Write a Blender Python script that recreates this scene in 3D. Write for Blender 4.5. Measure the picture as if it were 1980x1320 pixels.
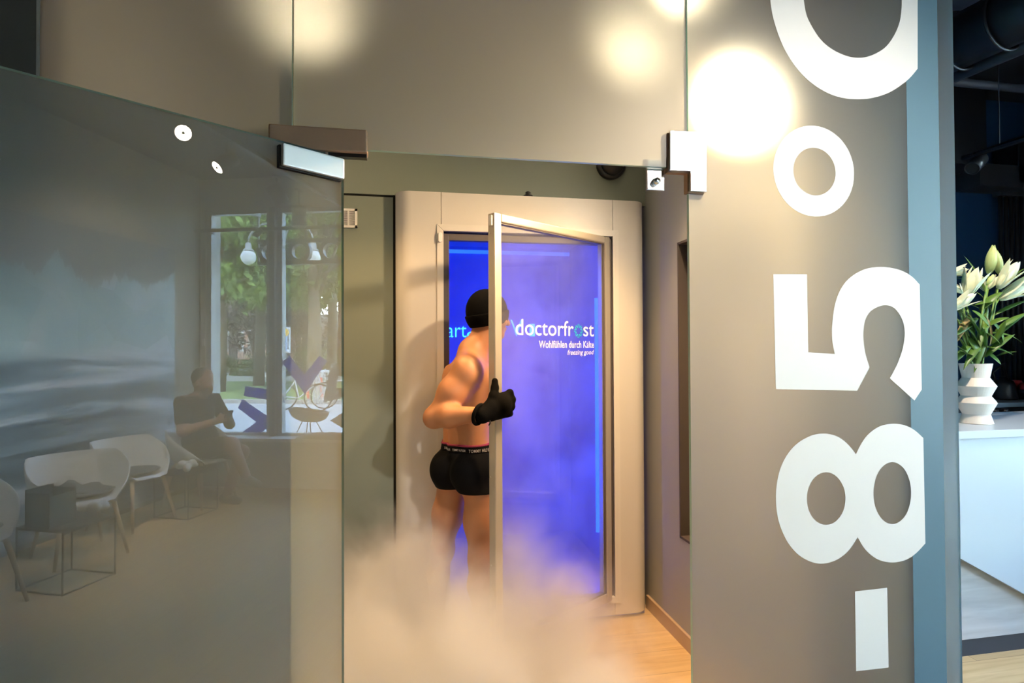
import bpy, bmesh, math, random
import numpy as np
from mathutils import Vector, Matrix

# ------------------------------------------------------------------ scene, camera, world, sun, exposure
for o in list(bpy.data.objects): bpy.data.objects.remove(o, do_unlink=True)
SC = bpy.context.scene
COL = SC.collection
random.seed(7)
RNG = np.random.default_rng(7)

F_PX, YAW, PITCH, ROLL = 1117.8, .18838, .01318, -.00475
CAM = np.array([0.0, -1.5605, 1.5])
_fw = np.array([math.sin(YAW)*math.cos(PITCH), math.cos(YAW)*math.cos(PITCH), math.sin(PITCH)])
_r0 = np.array([math.cos(YAW), -math.sin(YAW), 0.0]); _u0 = np.cross(_r0, _fw)
_r = _r0*math.cos(ROLL)+_u0*math.sin(ROLL); _u = -_r0*math.sin(ROLL)+_u0*math.cos(ROLL)
cam_d = bpy.data.cameras.new('camera'); cam = bpy.data.objects.new('camera', cam_d); COL.objects.link(cam)
cam_d.sensor_width = 36; cam_d.lens = 36*F_PX/1980; cam_d.clip_start = .02; cam_d.clip_end = 400
cam.matrix_world = Matrix(((_r[0], _u[0], -_fw[0], CAM[0]), (_r[1], _u[1], -_fw[1], CAM[1]), (_r[2], _u[2], -_fw[2], CAM[2]), (0, 0, 0, 1)))
SC.camera = cam
SC.view_settings.view_transform = 'Standard'; SC.view_settings.look = 'None'
SC.view_settings.exposure = 1.42; SC.view_settings.gamma = 1.0; SC.view_settings.use_curve_mapping = False
cy = SC.cycles
cy.use_denoising = True; cy.max_bounces = 12; cy.diffuse_bounces = 3; cy.glossy_bounces = 4; cy.transmission_bounces = 8
cy.transparent_max_bounces = 16; cy.volume_bounces = 2; cy.caustics_reflective = False; cy.caustics_refractive = False
cy.sample_clamp_indirect = 4.0; cy.sample_clamp_direct = 0; cy.volume_step_rate = 1.0; cy.volume_max_steps = 64
cy.use_light_tree = False; cy.use_adaptive_sampling = False

W = bpy.data.worlds.new('sky'); SC.world = W; W.use_nodes = True
wn = W.node_tree; wn.nodes.clear()
sky = wn.nodes.new('ShaderNodeTexSky'); sky.sky_type = 'NISHITA'; sky.sun_disc = False
sky.sun_elevation = math.radians(56); sky.sun_rotation = math.radians(-75)
bg = wn.nodes.new('ShaderNodeBackground'); bg.inputs[1].default_value = 2.9
wo = wn.nodes.new('ShaderNodeOutputWorld')
wn.links.new(sky.outputs[0], bg.inputs[0]); wn.links.new(bg.outputs[0], wo.inputs[0])
sun_l = bpy.data.lights.new('sun', 'SUN'); sun_l.energy = 38; sun_l.angle = math.radians(.6); sun_l.color = (1, .95, .86)
sun = bpy.data.objects.new('sun', sun_l); COL.objects.link(sun)
sun.rotation_euler = Vector((.62, -.12, -1.0)).to_track_quat('-Z', 'Y').to_euler()   # shines from behind the shop over its roof

# ------------------------------------------------------------------ geometry from the photograph
def ray(px, py): return _fw+_r*(px-990)/F_PX-_u*(py-660)/F_PX
def at(px, py, Y):
    v = ray(px, py); return CAM+v*((Y-CAM[1])/v[1])
def at_x(px, py, X):
    v = ray(px, py); return CAM+v*((X-CAM[0])/v[0])
def at_z(px, py, Z):
    v = ray(px, py); return CAM+v*((Z-CAM[2])/v[2])
DOOR_P = np.array([-.19, 0, 0]); _b = math.radians(53.82)
DOOR_U = np.array([math.sin(_b), math.cos(_b), 0]); DOOR_N = np.array([math.cos(_b), -math.sin(_b), 0])
def on_door(px, py, off=0.0):
    v = ray(px, py); return CAM+v*(((DOOR_P+DOOR_N*off-CAM)@DOOR_N)/(v@DOOR_N))
def refl(px, py):                      # where a thing mirrored in the open glass door really stands
    H = on_door(px, py); v = ray(px, py); return H, v-2*(v@DOOR_N)*DOOR_N
def rx(px, py, X): H, w = refl(px, py); return H+w*((X-H[0])/w[0])
def rz(px, py, Z): H, w = refl(px, py); return H+w*((Z-H[2])/w[2])

# ------------------------------------------------------------------ materials
MATS = {}
def nodes(name):
    m = bpy.data.materials.new(name); m.use_nodes = True; nt = m.node_tree; nt.nodes.clear()
    out = nt.nodes.new('ShaderNodeOutputMaterial'); MATS[name] = m
    return m, nt, out
def N(nt, t, **kw):
    n = nt.nodes.new(t)
    for k, v in kw.items():
        if k.startswith('i_'):
            key = k[2:]; key = int(key) if key.isdigit() else key.replace('_', ' ')
            n.inputs[key].default_value = v
        else: setattr(n, k, v)
    return n
def L(nt, a, b): nt.links.new(a, b)
def c4(c): return (c[0], c[1], c[2], 1)
def mat(name, col, rough=.5, metal=0, var=.08, scale=6, bump=0, bscale=60, spec=.5, **kw):
    m, nt, out = nodes(name)
    p = N(nt, 'ShaderNodeBsdfPrincipled'); L(nt, p.outputs[0], out.inputs[0])
    p.inputs['Roughness'].default_value = rough; p.inputs['Metallic'].default_value = metal
    p.inputs['Specular IOR Level'].default_value = spec
    tc = N(nt, 'ShaderNodeTexCoord')
    nz = N(nt, 'ShaderNodeTexNoise', i_Scale=scale, i_Detail=3.0); L(nt, tc.outputs['Object'], nz.inputs['Vector'])
    mx = N(nt, 'ShaderNodeMix', data_type='RGBA'); L(nt, nz.outputs[0], mx.inputs[0])
    mx.inputs[6].default_value = c4([x*(1-var) for x in col]); mx.inputs[7].default_value = c4([min(1, x*(1+var)) for x in col])
    L(nt, mx.outputs[2], p.inputs['Base Color'])
    if bump:
        b2 = N(nt, 'ShaderNodeTexNoise', i_Scale=bscale, i_Detail=2.0); L(nt, tc.outputs['Object'], b2.inputs['Vector'])
        bp = N(nt, 'ShaderNodeBump', i_Strength=bump, i_Distance=.002); L(nt, b2.outputs[0], bp.inputs['Height']); L(nt, bp.outputs[0], p.inputs['Normal'])
    for k, v in kw.items(): p.inputs[k.replace('_', ' ')].default_value = v
    return m
def wood(name, c1, c2, scale=(1, 12, 12), rough=.4, plank=None):
    m, nt, out = nodes(name)
    p = N(nt, 'ShaderNodeBsdfPrincipled', i_Roughness=rough); L(nt, p.outputs[0], out.inputs[0])
    tc = N(nt, 'ShaderNodeTexCoord'); mp = N(nt, 'ShaderNodeMapping', i_Scale=scale); L(nt, tc.outputs['Object'], mp.inputs[0])
    nz = N(nt, 'ShaderNodeTexNoise', i_Scale=2.0, i_Detail=6.0, i_Distortion=.6); L(nt, mp.outputs[0], nz.inputs['Vector'])
    rp = N(nt, 'ShaderNodeValToRGB'); L(nt, nz.outputs[0], rp.inputs[0])
    rp.color_ramp.elements[0].position = .3; rp.color_ramp.elements[0].color = c4(c1)
    rp.color_ramp.elements[1].position = .7; rp.color_ramp.elements[1].color = c4(c2)
    L(nt, rp.outputs[0], p.inputs['Base Color'])
    if plank:
        br = N(nt, 'ShaderNodeTexBrick', i_Scale=1.0, i_Mortar_Size=.0015, i_Brick_Width=plank[0], i_Row_Height=plank[1])
        br.inputs['Color1'].default_value = (1, 1, 1, 1); br.inputs['Color2'].default_value = (.86, .86, .86, 1); br.inputs['Mortar'].default_value = (.45, .4, .35, 1)
        L(nt, tc.outputs['Object'], br.inputs['Vector'])
        mu = N(nt, 'ShaderNodeMix', data_type='RGBA', blend_type='MULTIPLY'); mu.inputs[0].default_value = 1
        L(nt, rp.outputs[0], mu.inputs[6]); L(nt, br.outputs[0], mu.inputs[7]); L(nt, mu.outputs[2], p.inputs['Base Color'])
    return m
def emit(name, col, s):
    m, nt, out = nodes(name); e = N(nt, 'ShaderNodeEmission'); e.inputs[0].default_value = c4(col); e.inputs[1].default_value = s
    L(nt, e.outputs[0], out.inputs[0]); return m
def schlick(nt, ior):                       # reflectance from the angle alone, equal from both sides of a thin pane
    f0 = ((ior-1)/(ior+1))**2; lw = N(nt, 'ShaderNodeLayerWeight', i_Blend=.5)
    pw = N(nt, 'ShaderNodeMath', operation='POWER'); L(nt, lw.outputs['Facing'], pw.inputs[0]); pw.inputs[1].default_value = 5
    ma = N(nt, 'ShaderNodeMath', operation='MULTIPLY_ADD', use_clamp=True); L(nt, pw.outputs[0], ma.inputs[0]); ma.inputs[1].default_value = 1-f0; ma.inputs[2].default_value = f0
    return ma
def clear_glass(name, tint=(.95, .98, .96), ior=1.5, haze=0.0):
    m, nt, out = nodes(name)
    fr = schlick(nt, ior); tr = N(nt, 'ShaderNodeBsdfTransparent'); tr.inputs[0].default_value = c4(tint)
    gl = N(nt, 'ShaderNodeBsdfGlossy', i_Roughness=0.0); gl.inputs[0].default_value = (1, 1, 1, 1)
    mx = N(nt, 'ShaderNodeMixShader'); L(nt, fr.outputs[0], mx.inputs[0]); L(nt, gl.outputs[0], mx.inputs[2])
    if haze:
        tl = N(nt, 'ShaderNodeBsdfTranslucent'); tl.inputs[0].default_value = (.9, .93, 1, 1)
        tc = N(nt, 'ShaderNodeTexCoord'); nz = N(nt, 'ShaderNodeTexNoise', i_Scale=2.4, i_Detail=3.0, i_Distortion=.3); L(nt, tc.outputs['Object'], nz.inputs['Vector'])
        rp = N(nt, 'ShaderNodeMapRange'); rp.inputs[1].default_value = .3; rp.inputs[2].default_value = .75; rp.inputs[3].default_value = haze*.55; rp.inputs[4].default_value = haze
        L(nt, nz.outputs[0], rp.inputs[0])
        m2 = N(nt, 'ShaderNodeMixShader'); L(nt, rp.outputs[0], m2.inputs[0]); L(nt, tr.outputs[0], m2.inputs[1]); L(nt, tl.outputs[0], m2.inputs[2])
        df = N(nt, 'ShaderNodeBsdfDiffuse'); df.inputs[0].default_value = (.8, .8, .85, 1)
        m3 = N(nt, 'ShaderNodeMixShader', i_0=.03); L(nt, m2.outputs[0], m3.inputs[1]); L(nt, df.outputs[0], m3.inputs[2]); L(nt, m3.outputs[0], mx.inputs[1])
    else: L(nt, tr.outputs[0], mx.inputs[1])
    L(nt, mx.outputs[0], out.inputs[0]); return m
def satin_glass(name, rough=.75, ior=1.3, milk=.3, white=.07, tint=(.475, .50, .50, 1)):
    m, nt, out = nodes(name)
    rf = N(nt, 'ShaderNodeBsdfRefraction', i_Roughness=rough, i_IOR=ior); rf.inputs[0].default_value = tint
    tl = N(nt, 'ShaderNodeBsdfTranslucent'); tl.inputs[0].default_value = tint
    df = N(nt, 'ShaderNodeBsdfDiffuse'); df.inputs[0].default_value = (.75, .8, .82, 1)
    gl = N(nt, 'ShaderNodeBsdfGlossy', i_Roughness=.42); fr = schlick(nt, 1.4)
    a = N(nt, 'ShaderNodeMixShader', i_0=milk); L(nt, rf.outputs[0], a.inputs[1]); L(nt, tl.outputs[0], a.inputs[2])
    b = N(nt, 'ShaderNodeMixShader', i_0=white); L(nt, a.outputs[0], b.inputs[1]); L(nt, df.outputs[0], b.inputs[2])
    c = N(nt, 'ShaderNodeMixShader'); L(nt, fr.outputs[0], c.inputs[0]); L(nt, b.outputs[0], c.inputs[1]); L(nt, gl.outputs[0], c.inputs[2])
    L(nt, c.outputs[0], out.inputs[0]); return m

mat('green_wall', (.21, .24, .20), .55, var=.03, scale=2, bump=.05)
mat('grey_wall', (.33, .34, .33), .6, var=.03, scale=2, bump=.08)
mat('dark_wall', (.06, .055, .05), .6)
mat('navy_wall', (.010, .055, .13), .55, var=.1, scale=2)
mat('teal_wall', (.10, .26, .36), .55, var=.04, scale=2)
mat('olive_wall', (.17, .155, .12), .6, var=.05, scale=2)
mat('white_wall', (.7, .7, .68), .6, var=.02)
mat('black_ceiling', (.016, .016, .02), .7)
mat('black_metal', (.012, .012, .014), .35, var=.2)
mat('black_matte', (.008, .008, .008), .8)
mat('gap_black', (.004, .004, .004), .9)
mat('cabin_grey', (.62, .59, .56), .38, var=.02, scale=2)
mat('cabin_trim', (.66, .63, .6), .32, var=.02)
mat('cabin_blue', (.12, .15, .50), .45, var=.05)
mat('gasket', (.10, .085, .085), .5)
mat('alu', (.62, .60, .56), .28, metal=.85, var=.03)
mat('alu_matte', (.56, .52, .46), .42, metal=.6, var=.03)
mat('chrome', (.9, .9, .9), .12, metal=1, var=.02)
mat('satin_steel', (.80, .80, .80), .22, metal=1, var=.02)
mat('bronze', (.40, .24, .15), .45, metal=.25, var=.05)
mat('white_vinyl', (.76, .76, .75), .45, var=.01)
mat('white_plastic', (.80, .79, .77), .35, var=.02)
mat('text_white', (.88, .88, .9), .5, var=.01)
mat('teal_ink', (.0, .55, .40), .5, var=.02)
emit('blue_led', (.004, .085, 1.0), 15); emit('cyan_led', (.004, .13, 1.0), .9); emit('dim_led', (.02, .13, 1.0), .7)
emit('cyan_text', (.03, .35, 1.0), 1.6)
mat('skin', (.48, .21, .095), .5, var=.08, scale=14, bump=.12, bscale=220, Subsurface_Weight=.12, Subsurface_Radius=(.02, .008, .004), Subsurface_Scale=.5)
mat('pale_skin', (.32, .19, .14), .55, var=.06, scale=10)
mat('black_knit', (.0025, .0025, .003), .9, spec=.08, var=.3, scale=120, bump=.8, bscale=260)
mat('black_cotton', (.0028, .0028, .0038), .75, spec=.12, var=.25, scale=40, bump=.3, bscale=300)
mat('black_fleece', (.003, .0027, .0026), .9, spec=.08, var=.3, scale=90, bump=.5, bscale=300)
mat('band_red', (.25, .02, .06), .7)
mat('band_text', (.55, .50, .46), .7)
wood('oak_floor', (.50, .33, .15), (.66, .47, .235), (1.2, 14, 1), .38, (1.8, .19))
wood('ash_leg', (.55, .38, .22), (.68, .50, .32), (8, 8, 1.5), .45)
wood('grey_oak', (.40, .385, .37), (.56, .545, .53), (1.3, 3, 9), .5)
mat('counter_white', (.44, .48, .51), .3, var=.01)
mat('ceramic', (.78, .70, .60), .6, var=.03, scale=30, bump=.1, bscale=200)
mat('lily_white', (.80, .80, .55), .5, var=.12, scale=18, Subsurface_Weight=.1)
mat('lily_bud', (.56, .62, .24), .5, var=.15, scale=18)
mat('lily_leaf', (.085, .17, .025), .42, var=.35, scale=9)
mat('lily_stem', (.16, .25, .05), .5, var=.2)
mat('dry_leaf', (.28, .19, .06), .6, var=.3)
mat('fruit_red', (.5, .04, .03), .35, var=.3)
mat('fruit_yellow', (.6, .4, .06), .35, var=.3)
mat('chair_white', (.80, .80, .78), .4, var=.01)
mat('cushion_teal', (.05, .085, .095), .85, var=.1, bump=.3, bscale=150)
mat('cushion_grey', (.09, .10, .11), .9, var=.12, bump=.3, bscale=150)
mat('shirt', (.03, .028, .026), .9, var=.15, bump=.3, bscale=120)
mat('shorts', (.06, .052, .045), .9, var=.15)
mat('hair', (.035, .03, .027), .8, var=.3, scale=60)
mat('beard', (.16, .14, .13), .9, var=.3, scale=60)
mat('shoe', (.25, .24, .23), .7, var=.2)
mat('shoe_dark', (.10, .08, .06), .7, var=.2)
mat('white_cloth', (.72, .70, .66), .9, var=.06, bump=.4, bscale=60)
mat('frame_grey', (.46, .47, .48), .4, metal=.2, var=.03)
mat('sill_white', (.76, .77, .78), .35, var=.01)
def vinyl(name, col, t):
    m, nt, out = nodes(name); d = N(nt, 'ShaderNodeBsdfDiffuse'); l_ = N(nt, 'ShaderNodeBsdfTranslucent'); mx = N(nt, 'ShaderNodeMixShader', i_0=t)
    d.inputs[0].default_value = c4(col); l_.inputs[0].default_value = c4(col); L(nt, d.outputs[0], mx.inputs[1]); L(nt, l_.outputs[0], mx.inputs[2]); L(nt, mx.outputs[0], out.inputs[0])
vinyl('blue_vinyl', (.02, .13, .50), .6); vinyl('grey_vinyl', (.40, .43, .44), .5)
mat('paving', (.50, .48, .45), .8, var=.1, scale=3)
mat('kerb', (.36, .35, .33), .85, var=.12)
mat('grass', (.13, .19, .045), .95, var=.5, scale=2.5, bump=1, bscale=30)
mat('foliage', (.11, .20, .03), .6, var=.5, scale=3)
mat('foliage_light', (.20, .30, .045), .6, var=.5, scale=3)
mat('foliage_plum', (.12, .08, .075), .6, var=.4, scale=3)
mat('hedge_green', (.075, .13, .03), .7, var=.4, scale=4)
mat('bark', (.10, .08, .06), .9, var=.3, scale=10)
mat('facade_pink', (.55, .46, .42), .8, var=.06, scale=2)
mat('facade_brick', (.30, .17, .12), .85, var=.2, scale=10)
mat('window_dark', (.03, .04, .05), .1, var=.1)
mat('lamp_globe', (.75, .78, .76), .25, var=.02)
mat('lamp_post', (.20, .22, .22), .5, metal=.4)
mat('poster_blue', (.30, .45, .70), .6, var=.25, scale=2)
mat('poster_yellow', (.80, .50, .06), .6)
mat('poster_white', (.75, .78, .80), .6)
mat('poster_red', (.55, .08, .07), .6)
mat('poster_dark', (.06, .06, .10), .6)
mat('rubber', (.015, .015, .015), .8)
mat('rack_white', (.75, .75, .75), .5)
mat('rack_red', (.65, .10, .05), .5)
mat('glass_edge', (.42, .66, .60), .25, var=.03)
clear_glass('glass_clear'); clear_glass('glass_door', (.93, .96, .94), 1.85); clear_glass('glass_cabin', (.94, .96, 1.0), 1.55, .10); clear_glass('glass_window', (.92, .96, .95), 1.45)
satin_glass('satin'); satin_glass('satin_door', .85, 1.3, .60, .04, (.60, .575, .47, 1))

# ------------------------------------------------------------------ mesh helpers
class MB:
    def __init__(s): s.v = []; s.f = []
    def add(s, vs, fs):
        n = len(s.v); s.v += [tuple(map(float, p)) for p in vs]; s.f += [tuple(i+n for i in f) for f in fs]; return s
    def box(s, lo, hi, M=None):
        vs = [(x, y, z) for z in (lo[2], hi[2]) for y in (lo[1], hi[1]) for x in (lo[0], hi[0])]
        if M is not None: vs = [M @ Vector(p) for p in vs]
        return s.add(vs, [(0, 2, 3, 1), (4, 5, 7, 6), (0, 1, 5, 4), (1, 3, 7, 5), (3, 2, 6, 7), (2, 0, 4, 6)])
    def tube(s, path, r, n=10, cap=True, rs=None):
        P = [Vector(p) for p in path]; rings = []; k = len(P)
        up = None
        for i, p in enumerate(P):
            t = (P[min(i+1, k-1)]-P[max(i-1, 0)]).normalized()
            if up is None: up = t.orthogonal().normalized()
            up = (up-t*up.dot(t)).normalized(); w = t.cross(up); rr = rs[i] if rs else r
            rings.append([p+(up*math.cos(2*math.pi*j/n)+w*math.sin(2*math.pi*j/n))*rr for j in range(n)])
        vs = [q for g in rings for q in g]; fs = []
        for i in range(k-1):
            for j in range(n): fs.append((i*n+j, i*n+(j+1) % n, (i+1)*n+(j+1) % n, (i+1)*n+j))
        if cap: fs += [tuple(reversed(range(n))), tuple((k-1)*n+j for j in range(n))]
        return s.add(vs, fs)
    def cyl(s, a, b, r, r2=None, n=16): return s.tube([a, b], r, n, rs=[r, r if r2 is None else r2])
    def lathe(s, prof, c=(0, 0, 0), n=24, M=None):
        vs = []; fs = []
        for (r, z) in prof:
            for j in range(n):
                p = Vector((r*math.cos(2*math.pi*j/n), r*math.sin(2*math.pi*j/n), z)); p = (M @ p) if M is not None else p
                vs.append(p+Vector(c))
        for i in range(len(prof)-1):
            for j in range(n): fs.append((i*n+j, i*n+(j+1) % n, (i+1)*n+(j+1) % n, (i+1)*n+j))
        fs += [tuple(reversed(range(n))), tuple((len(prof)-1)*n+j for j in range(n))]
        return s.add(vs, fs)
    def grid(s, fn, nu, nv, closed_u=False):
        vs = [fn(i/(nu if closed_u else nu-1), j/(nv-1)) for j in range(nv) for i in range(nu)]; fs = []
        for j in range(nv-1):
            for i in range(nu if closed_u else nu-1):
                k = (i+1) % nu; fs.append((j*nu+i, j*nu+k, (j+1)*nu+k, (j+1)*nu+i))
        return s.add(vs, fs)
    def prism(s, a, b):                          # two matching outlines
        n = len(a); return s.add(list(a)+list(b), [tuple(reversed(range(n))), tuple(range(n, 2*n))]+[(i, (i+1) % n, n+(i+1) % n, n+i) for i in range(n)])
    def build(s, name, m, parent=None, smooth=False, bevel=0, world=True, solid=0, normals=True, seg=2):
        me = bpy.data.meshes.new(name); off = Vector(parent.location) if (parent is not None and world) else Vector((0, 0, 0))
        if parent is not None and parent.parent is not None and world: off = Vector(parent.location)+Vector(parent.parent.location)
        me.from_pydata([tuple(Vector(p)-off) for p in s.v], [], s.f); me.validate()
        if normals or bevel:
            bm = bmesh.new(); bm.from_mesh(me)
            if normals: bmesh.ops.recalc_face_normals(bm, faces=bm.faces)
            if bevel:
                es = [e for e in bm.edges if len(e.link_faces) == 2 and e.calc_face_angle(0) > .5]
                bmesh.ops.bevel(bm, geom=es, offset=bevel, segments=seg, affect='EDGES', clamp_overlap=True, profile=.6)
            bm.to_mesh(me); bm.free()
        me.materials.append(MATS[m] if isinstance(m, str) else m)
        if smooth: me.polygons.foreach_set('use_smooth', [True]*len(me.polygons))
        o = bpy.data.objects.new(name, me); COL.objects.link(o)
        if parent is not None: o.parent = parent
        if solid:
            md = o.modifiers.new('thick', 'SOLIDIFY'); md.thickness = solid; md.offset = 0
        if smooth == 'auto':
            pass
        return o
def smooth_by_angle(o, ang=40):
    me = o.data; bm = bmesh.new(); bm.from_mesh(me)
    for f in bm.faces: f.smooth = True
    for e in bm.edges:
        if len(e.link_faces) == 2 and e.calc_face_angle(0) > math.radians(ang): e.smooth = False
    bm.to_mesh(me); bm.free(); return o
def tag(o, label=None, cat=None, group=None, kind=None):
    if label: o['label'] = label
    if cat: o['category'] = cat
    if group: o['group'] = group
    if kind: o['kind'] = kind
    return o
def thing(name, label, cat, loc=(0, 0, 0), rotz=0, group=None):
    o = bpy.data.objects.new(name, None); COL.objects.link(o); o.location = tuple(map(float, loc)); o.rotation_euler = (0, 0, rotz); o.empty_display_size = .1
    return tag(o, label, cat, group)
def copy_tree(o, parent=None):
    c = o.copy(); COL.objects.link(c); c.parent = parent
    for ch in [x for x in bpy.data.objects if x.parent == o]: copy_tree(ch, c)
    return c
def struct(o, label=None): return tag(o, label, None, None, 'structure')
def B(lo, hi): return MB().box(lo, hi)
def text_mesh(body, size=1.0, offset=0.0, shear=0.0, space=1.0):
    cu = bpy.data.curves.new('t', 'FONT'); cu.body = body; cu.size = size; cu.offset = offset; cu.shear = shear; cu.space_character = space; cu.resolution_u = 5
    ob = bpy.data.objects.new('t', cu); COL.objects.link(ob)
    dg = bpy.context.evaluated_depsgraph_get(); me = bpy.data.meshes.new_from_object(ob.evaluated_get(dg))
    vs = [tuple(v.co) for v in me.vertices]; fs = [tuple(p.vertices) for p in me.polygons]
    bpy.data.objects.remove(ob); bpy.data.curves.remove(cu); bpy.data.meshes.remove(me)
    return vs, fs
def text_on(body, fn, fit=None, **kw):                # fn(u, v) -> point; fit=(width,height) scales the text to that box
    vs, fs = text_mesh(body, **kw)
    if fit:
        xs = [v[0] for v in vs]; ys = [v[1] for v in vs]; x0, x1, y0, y1 = min(xs), max(xs), min(ys), max(ys)
        sx = fit[0]/(x1-x0); sy = (fit[1]/(y1-y0)) if fit[1] else sx
        vs = [((v[0]-x0)*sx, (v[1]-(y0 if fit[1] else 0))*sy, 0) for v in vs]
    return MB().add([fn(v[0], v[1]) for v in vs], fs)
def spline(pts, n=6):                                  # Catmull-Rom through open point list
    P = [np.array(p, float) for p in pts]; out = []
    for i in range(len(P)-1):
        p0 = P[max(i-1, 0)]; p1 = P[i]; p2 = P[i+1]; p3 = P[min(i+2, len(P)-1)]
        for k in range(n):
            t = k/n; out.append(.5*((2*p1)+(p2-p0)*t+(2*p0-5*p1+4*p2-p3)*t*t+(3*p1-p0-3*p2+p3)*t**3))
    out.append(P[-1]); return out
def cut_shape(name, outer, holes, m, parent, depth):   # flat film with holes: outlines are lists of 3D points, depth a vector
    bm = bmesh.new(); d = Vector(depth); off = Vector(parent.location) if parent is not None else Vector((0, 0, 0))
    es = []
    for loop in [outer]+holes:
        vs = [bm.verts.new(Vector(p)-off) for p in loop]
        es += [bm.edges.new((vs[i], vs[(i+1) % len(vs)])) for i in range(len(vs))]
    bmesh.ops.triangle_fill(bm, use_beauty=True, edges=es)
    r = bmesh.ops.extrude_face_region(bm, geom=list(bm.faces))
    bmesh.ops.translate(bm, vec=d, verts=[g for g in r['geom'] if isinstance(g, bmesh.types.BMVert)])
    bmesh.ops.recalc_face_normals(bm, faces=bm.faces)
    me = bpy.data.meshes.new(name); bm.to_mesh(me); bm.free(); me.materials.append(MATS[m])
    o = bpy.data.objects.new(name, me); COL.objects.link(o); o.parent = parent; return o
def spot(loc, target, power, col, size=70, blend=.5, rad=.03):
    l = bpy.data.lights.new('spot_beam', 'SPOT'); l.energy = power; l.color = col; l.spot_size = math.radians(size); l.spot_blend = blend; l.shadow_soft_size = rad
    o = bpy.data.objects.new('spot_beam', l); COL.objects.link(o); o.location = loc
    o.rotation_euler = (Vector(target)-Vector(loc)).to_track_quat('-Z', 'Y').to_euler(); return o

# ------------------------------------------------------------------ signed-distance bodies -> continuous meshes
class Field:
    def __init__(s, lo, hi, h):
        s.lo = np.array(lo, float); s.h = h; s.n = np.ceil((np.array(hi)-s.lo)/h).astype(int)+1
        s.f = np.full(s.n, 1.0, np.float32)
    def _sub(s, a, b):
        i0 = np.clip(np.floor((np.array(a)-s.lo)/s.h).astype(int), 0, s.n); i1 = np.clip(np.ceil((np.array(b)-s.lo)/s.h).astype(int)+1, 0, s.n)
        sl = tuple(slice(i0[k], i1[k]) for k in range(3))
        X, Y, Z = np.meshgrid(*[(s.lo[k]+s.h*np.arange(i0[k], i1[k])).astype(np.float32) for k in range(3)], indexing='ij')
        return sl, X, Y, Z
    def _mix(s, sl, d, k, sub=False):
        a = s.f[sl]
        if sub:
            hh = np.clip(.5-.5*(a+d)/k, 0, 1); s.f[sl] = a*(1-hh)-d*hh+k*hh*(1-hh)
        else:
            hh = np.clip(.5+.5*(a-d)/k, 0, 1); s.f[sl] = a*(1-hh)+d*hh-k*hh*(1-hh)
    def cone(s, a, b, r1, r2, k=.03, sub=False):
        a = np.array(a, float); b = np.array(b, float); m = max(r1, r2)+.08+k
        sl, X, Y, Z = s._sub(np.minimum(a, b)-m, np.maximum(a, b)+m); ba = b-a
        t = np.clip(((X-a[0])*ba[0]+(Y-a[1])*ba[1]+(Z-a[2])*ba[2])/max(ba@ba, 1e-9), 0, 1)
        d = np.sqrt((X-a[0]-t*ba[0])**2+(Y-a[1]-t*ba[1])**2+(Z-a[2]-t*ba[2])**2)-(r1+(r2-r1)*t)
        s._mix(sl, d, k, sub)
    def chain(s, pts, rs, k=.03):
        for i in range(len(pts)-1): s.cone(pts[i], pts[i+1], rs[i], rs[i+1], k)
    def ell(s, c, r, ax=None, k=.03, sub=False):
        c = np.array(c, float); r = np.array(r, float); m = r.max()+.08+k
        ax = np.eye(3) if ax is None else np.array(ax, float)
        sl, X, Y, Z = s._sub(c-m, c+m); q = [(X-c[0])*A[0]+(Y-c[1])*A[1]+(Z-c[2])*A[2] for A in ax]
        k0 = np.sqrt(sum((q[i]/r[i])**2 for i in range(3))); k1 = np.sqrt(sum((q[i]/r[i]**2)**2 for i in range(3)))+1e-6
        s._mix(sl, k0*(k0-1)/k1, k, sub)
    def P(s): return np.meshgrid(*[(s.lo[k]+s.h*np.arange(s.n[k])).astype(np.float32) for k in range(3)], indexing='ij')
def nets(f, lo, h):
    ins = f < 0; n = np.array(f.shape)
    cor = [(i, j, k) for i in (0, 1) for j in (0, 1) for k in (0, 1)]
    def S(A, o): return A[o[0]:n[0]-1+o[0], o[1]:n[1]-1+o[1], o[2]:n[2]-1+o[2]]
    cnt = sum(S(ins, o).astype(np.int8) for o in cor); act = (cnt > 0) & (cnt < 8); idx = np.argwhere(act)
    vid = np.full(act.shape, -1, np.int64); vid[act] = np.arange(len(idx))
    acc = np.zeros((len(idx), 3)); num = np.zeros(len(idx))
    for a in cor:
        for ax in range(3):
            if a[ax]: continue
            b = list(a); b[ax] = 1
            fa = f[idx[:, 0]+a[0], idx[:, 1]+a[1], idx[:, 2]+a[2]]; fb = f[idx[:, 0]+b[0], idx[:, 1]+b[1], idx[:, 2]+b[2]]
            m = (fa < 0) != (fb < 0); t = np.where(m, fa/np.where(m, fa-fb, 1), 0)
            p = np.tile(np.array(a, float), (len(idx), 1)); p[:, ax] = t; acc += p*m[:, None]; num += m
    V = (idx+acc/num[:, None])*h+np.array(lo); Fs = []
    for ax in range(3):
        o1, o2 = [(1, 2), (2, 0), (0, 1)][ax]
        sl0 = [slice(None)]*3; sl1 = [slice(None)]*3; sl0[ax] = slice(0, n[ax]-1); sl1[ax] = slice(1, n[ax])
        ch = ins[tuple(sl0)] != ins[tuple(sl1)]; e = np.argwhere(ch)
        e = e[(e[:, o1] > 0) & (e[:, o2] > 0) & (e[:, o1] < n[o1]-1) & (e[:, o2] < n[o2]-1)]
        q = []
        for d1, d2 in ((1, 1), (0, 1), (0, 0), (1, 0)):
            g = e.copy(); g[:, o1] -= d1; g[:, o2] -= d2; q.append(vid[g[:, 0], g[:, 1], g[:, 2]])
        q = np.stack(q, 1); inside_first = ins[e[:, 0], e[:, 1], e[:, 2]]
        q[~inside_first] = q[~inside_first][:, ::-1]; Fs.append(q)
    return V, np.concatenate(Fs)
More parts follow.
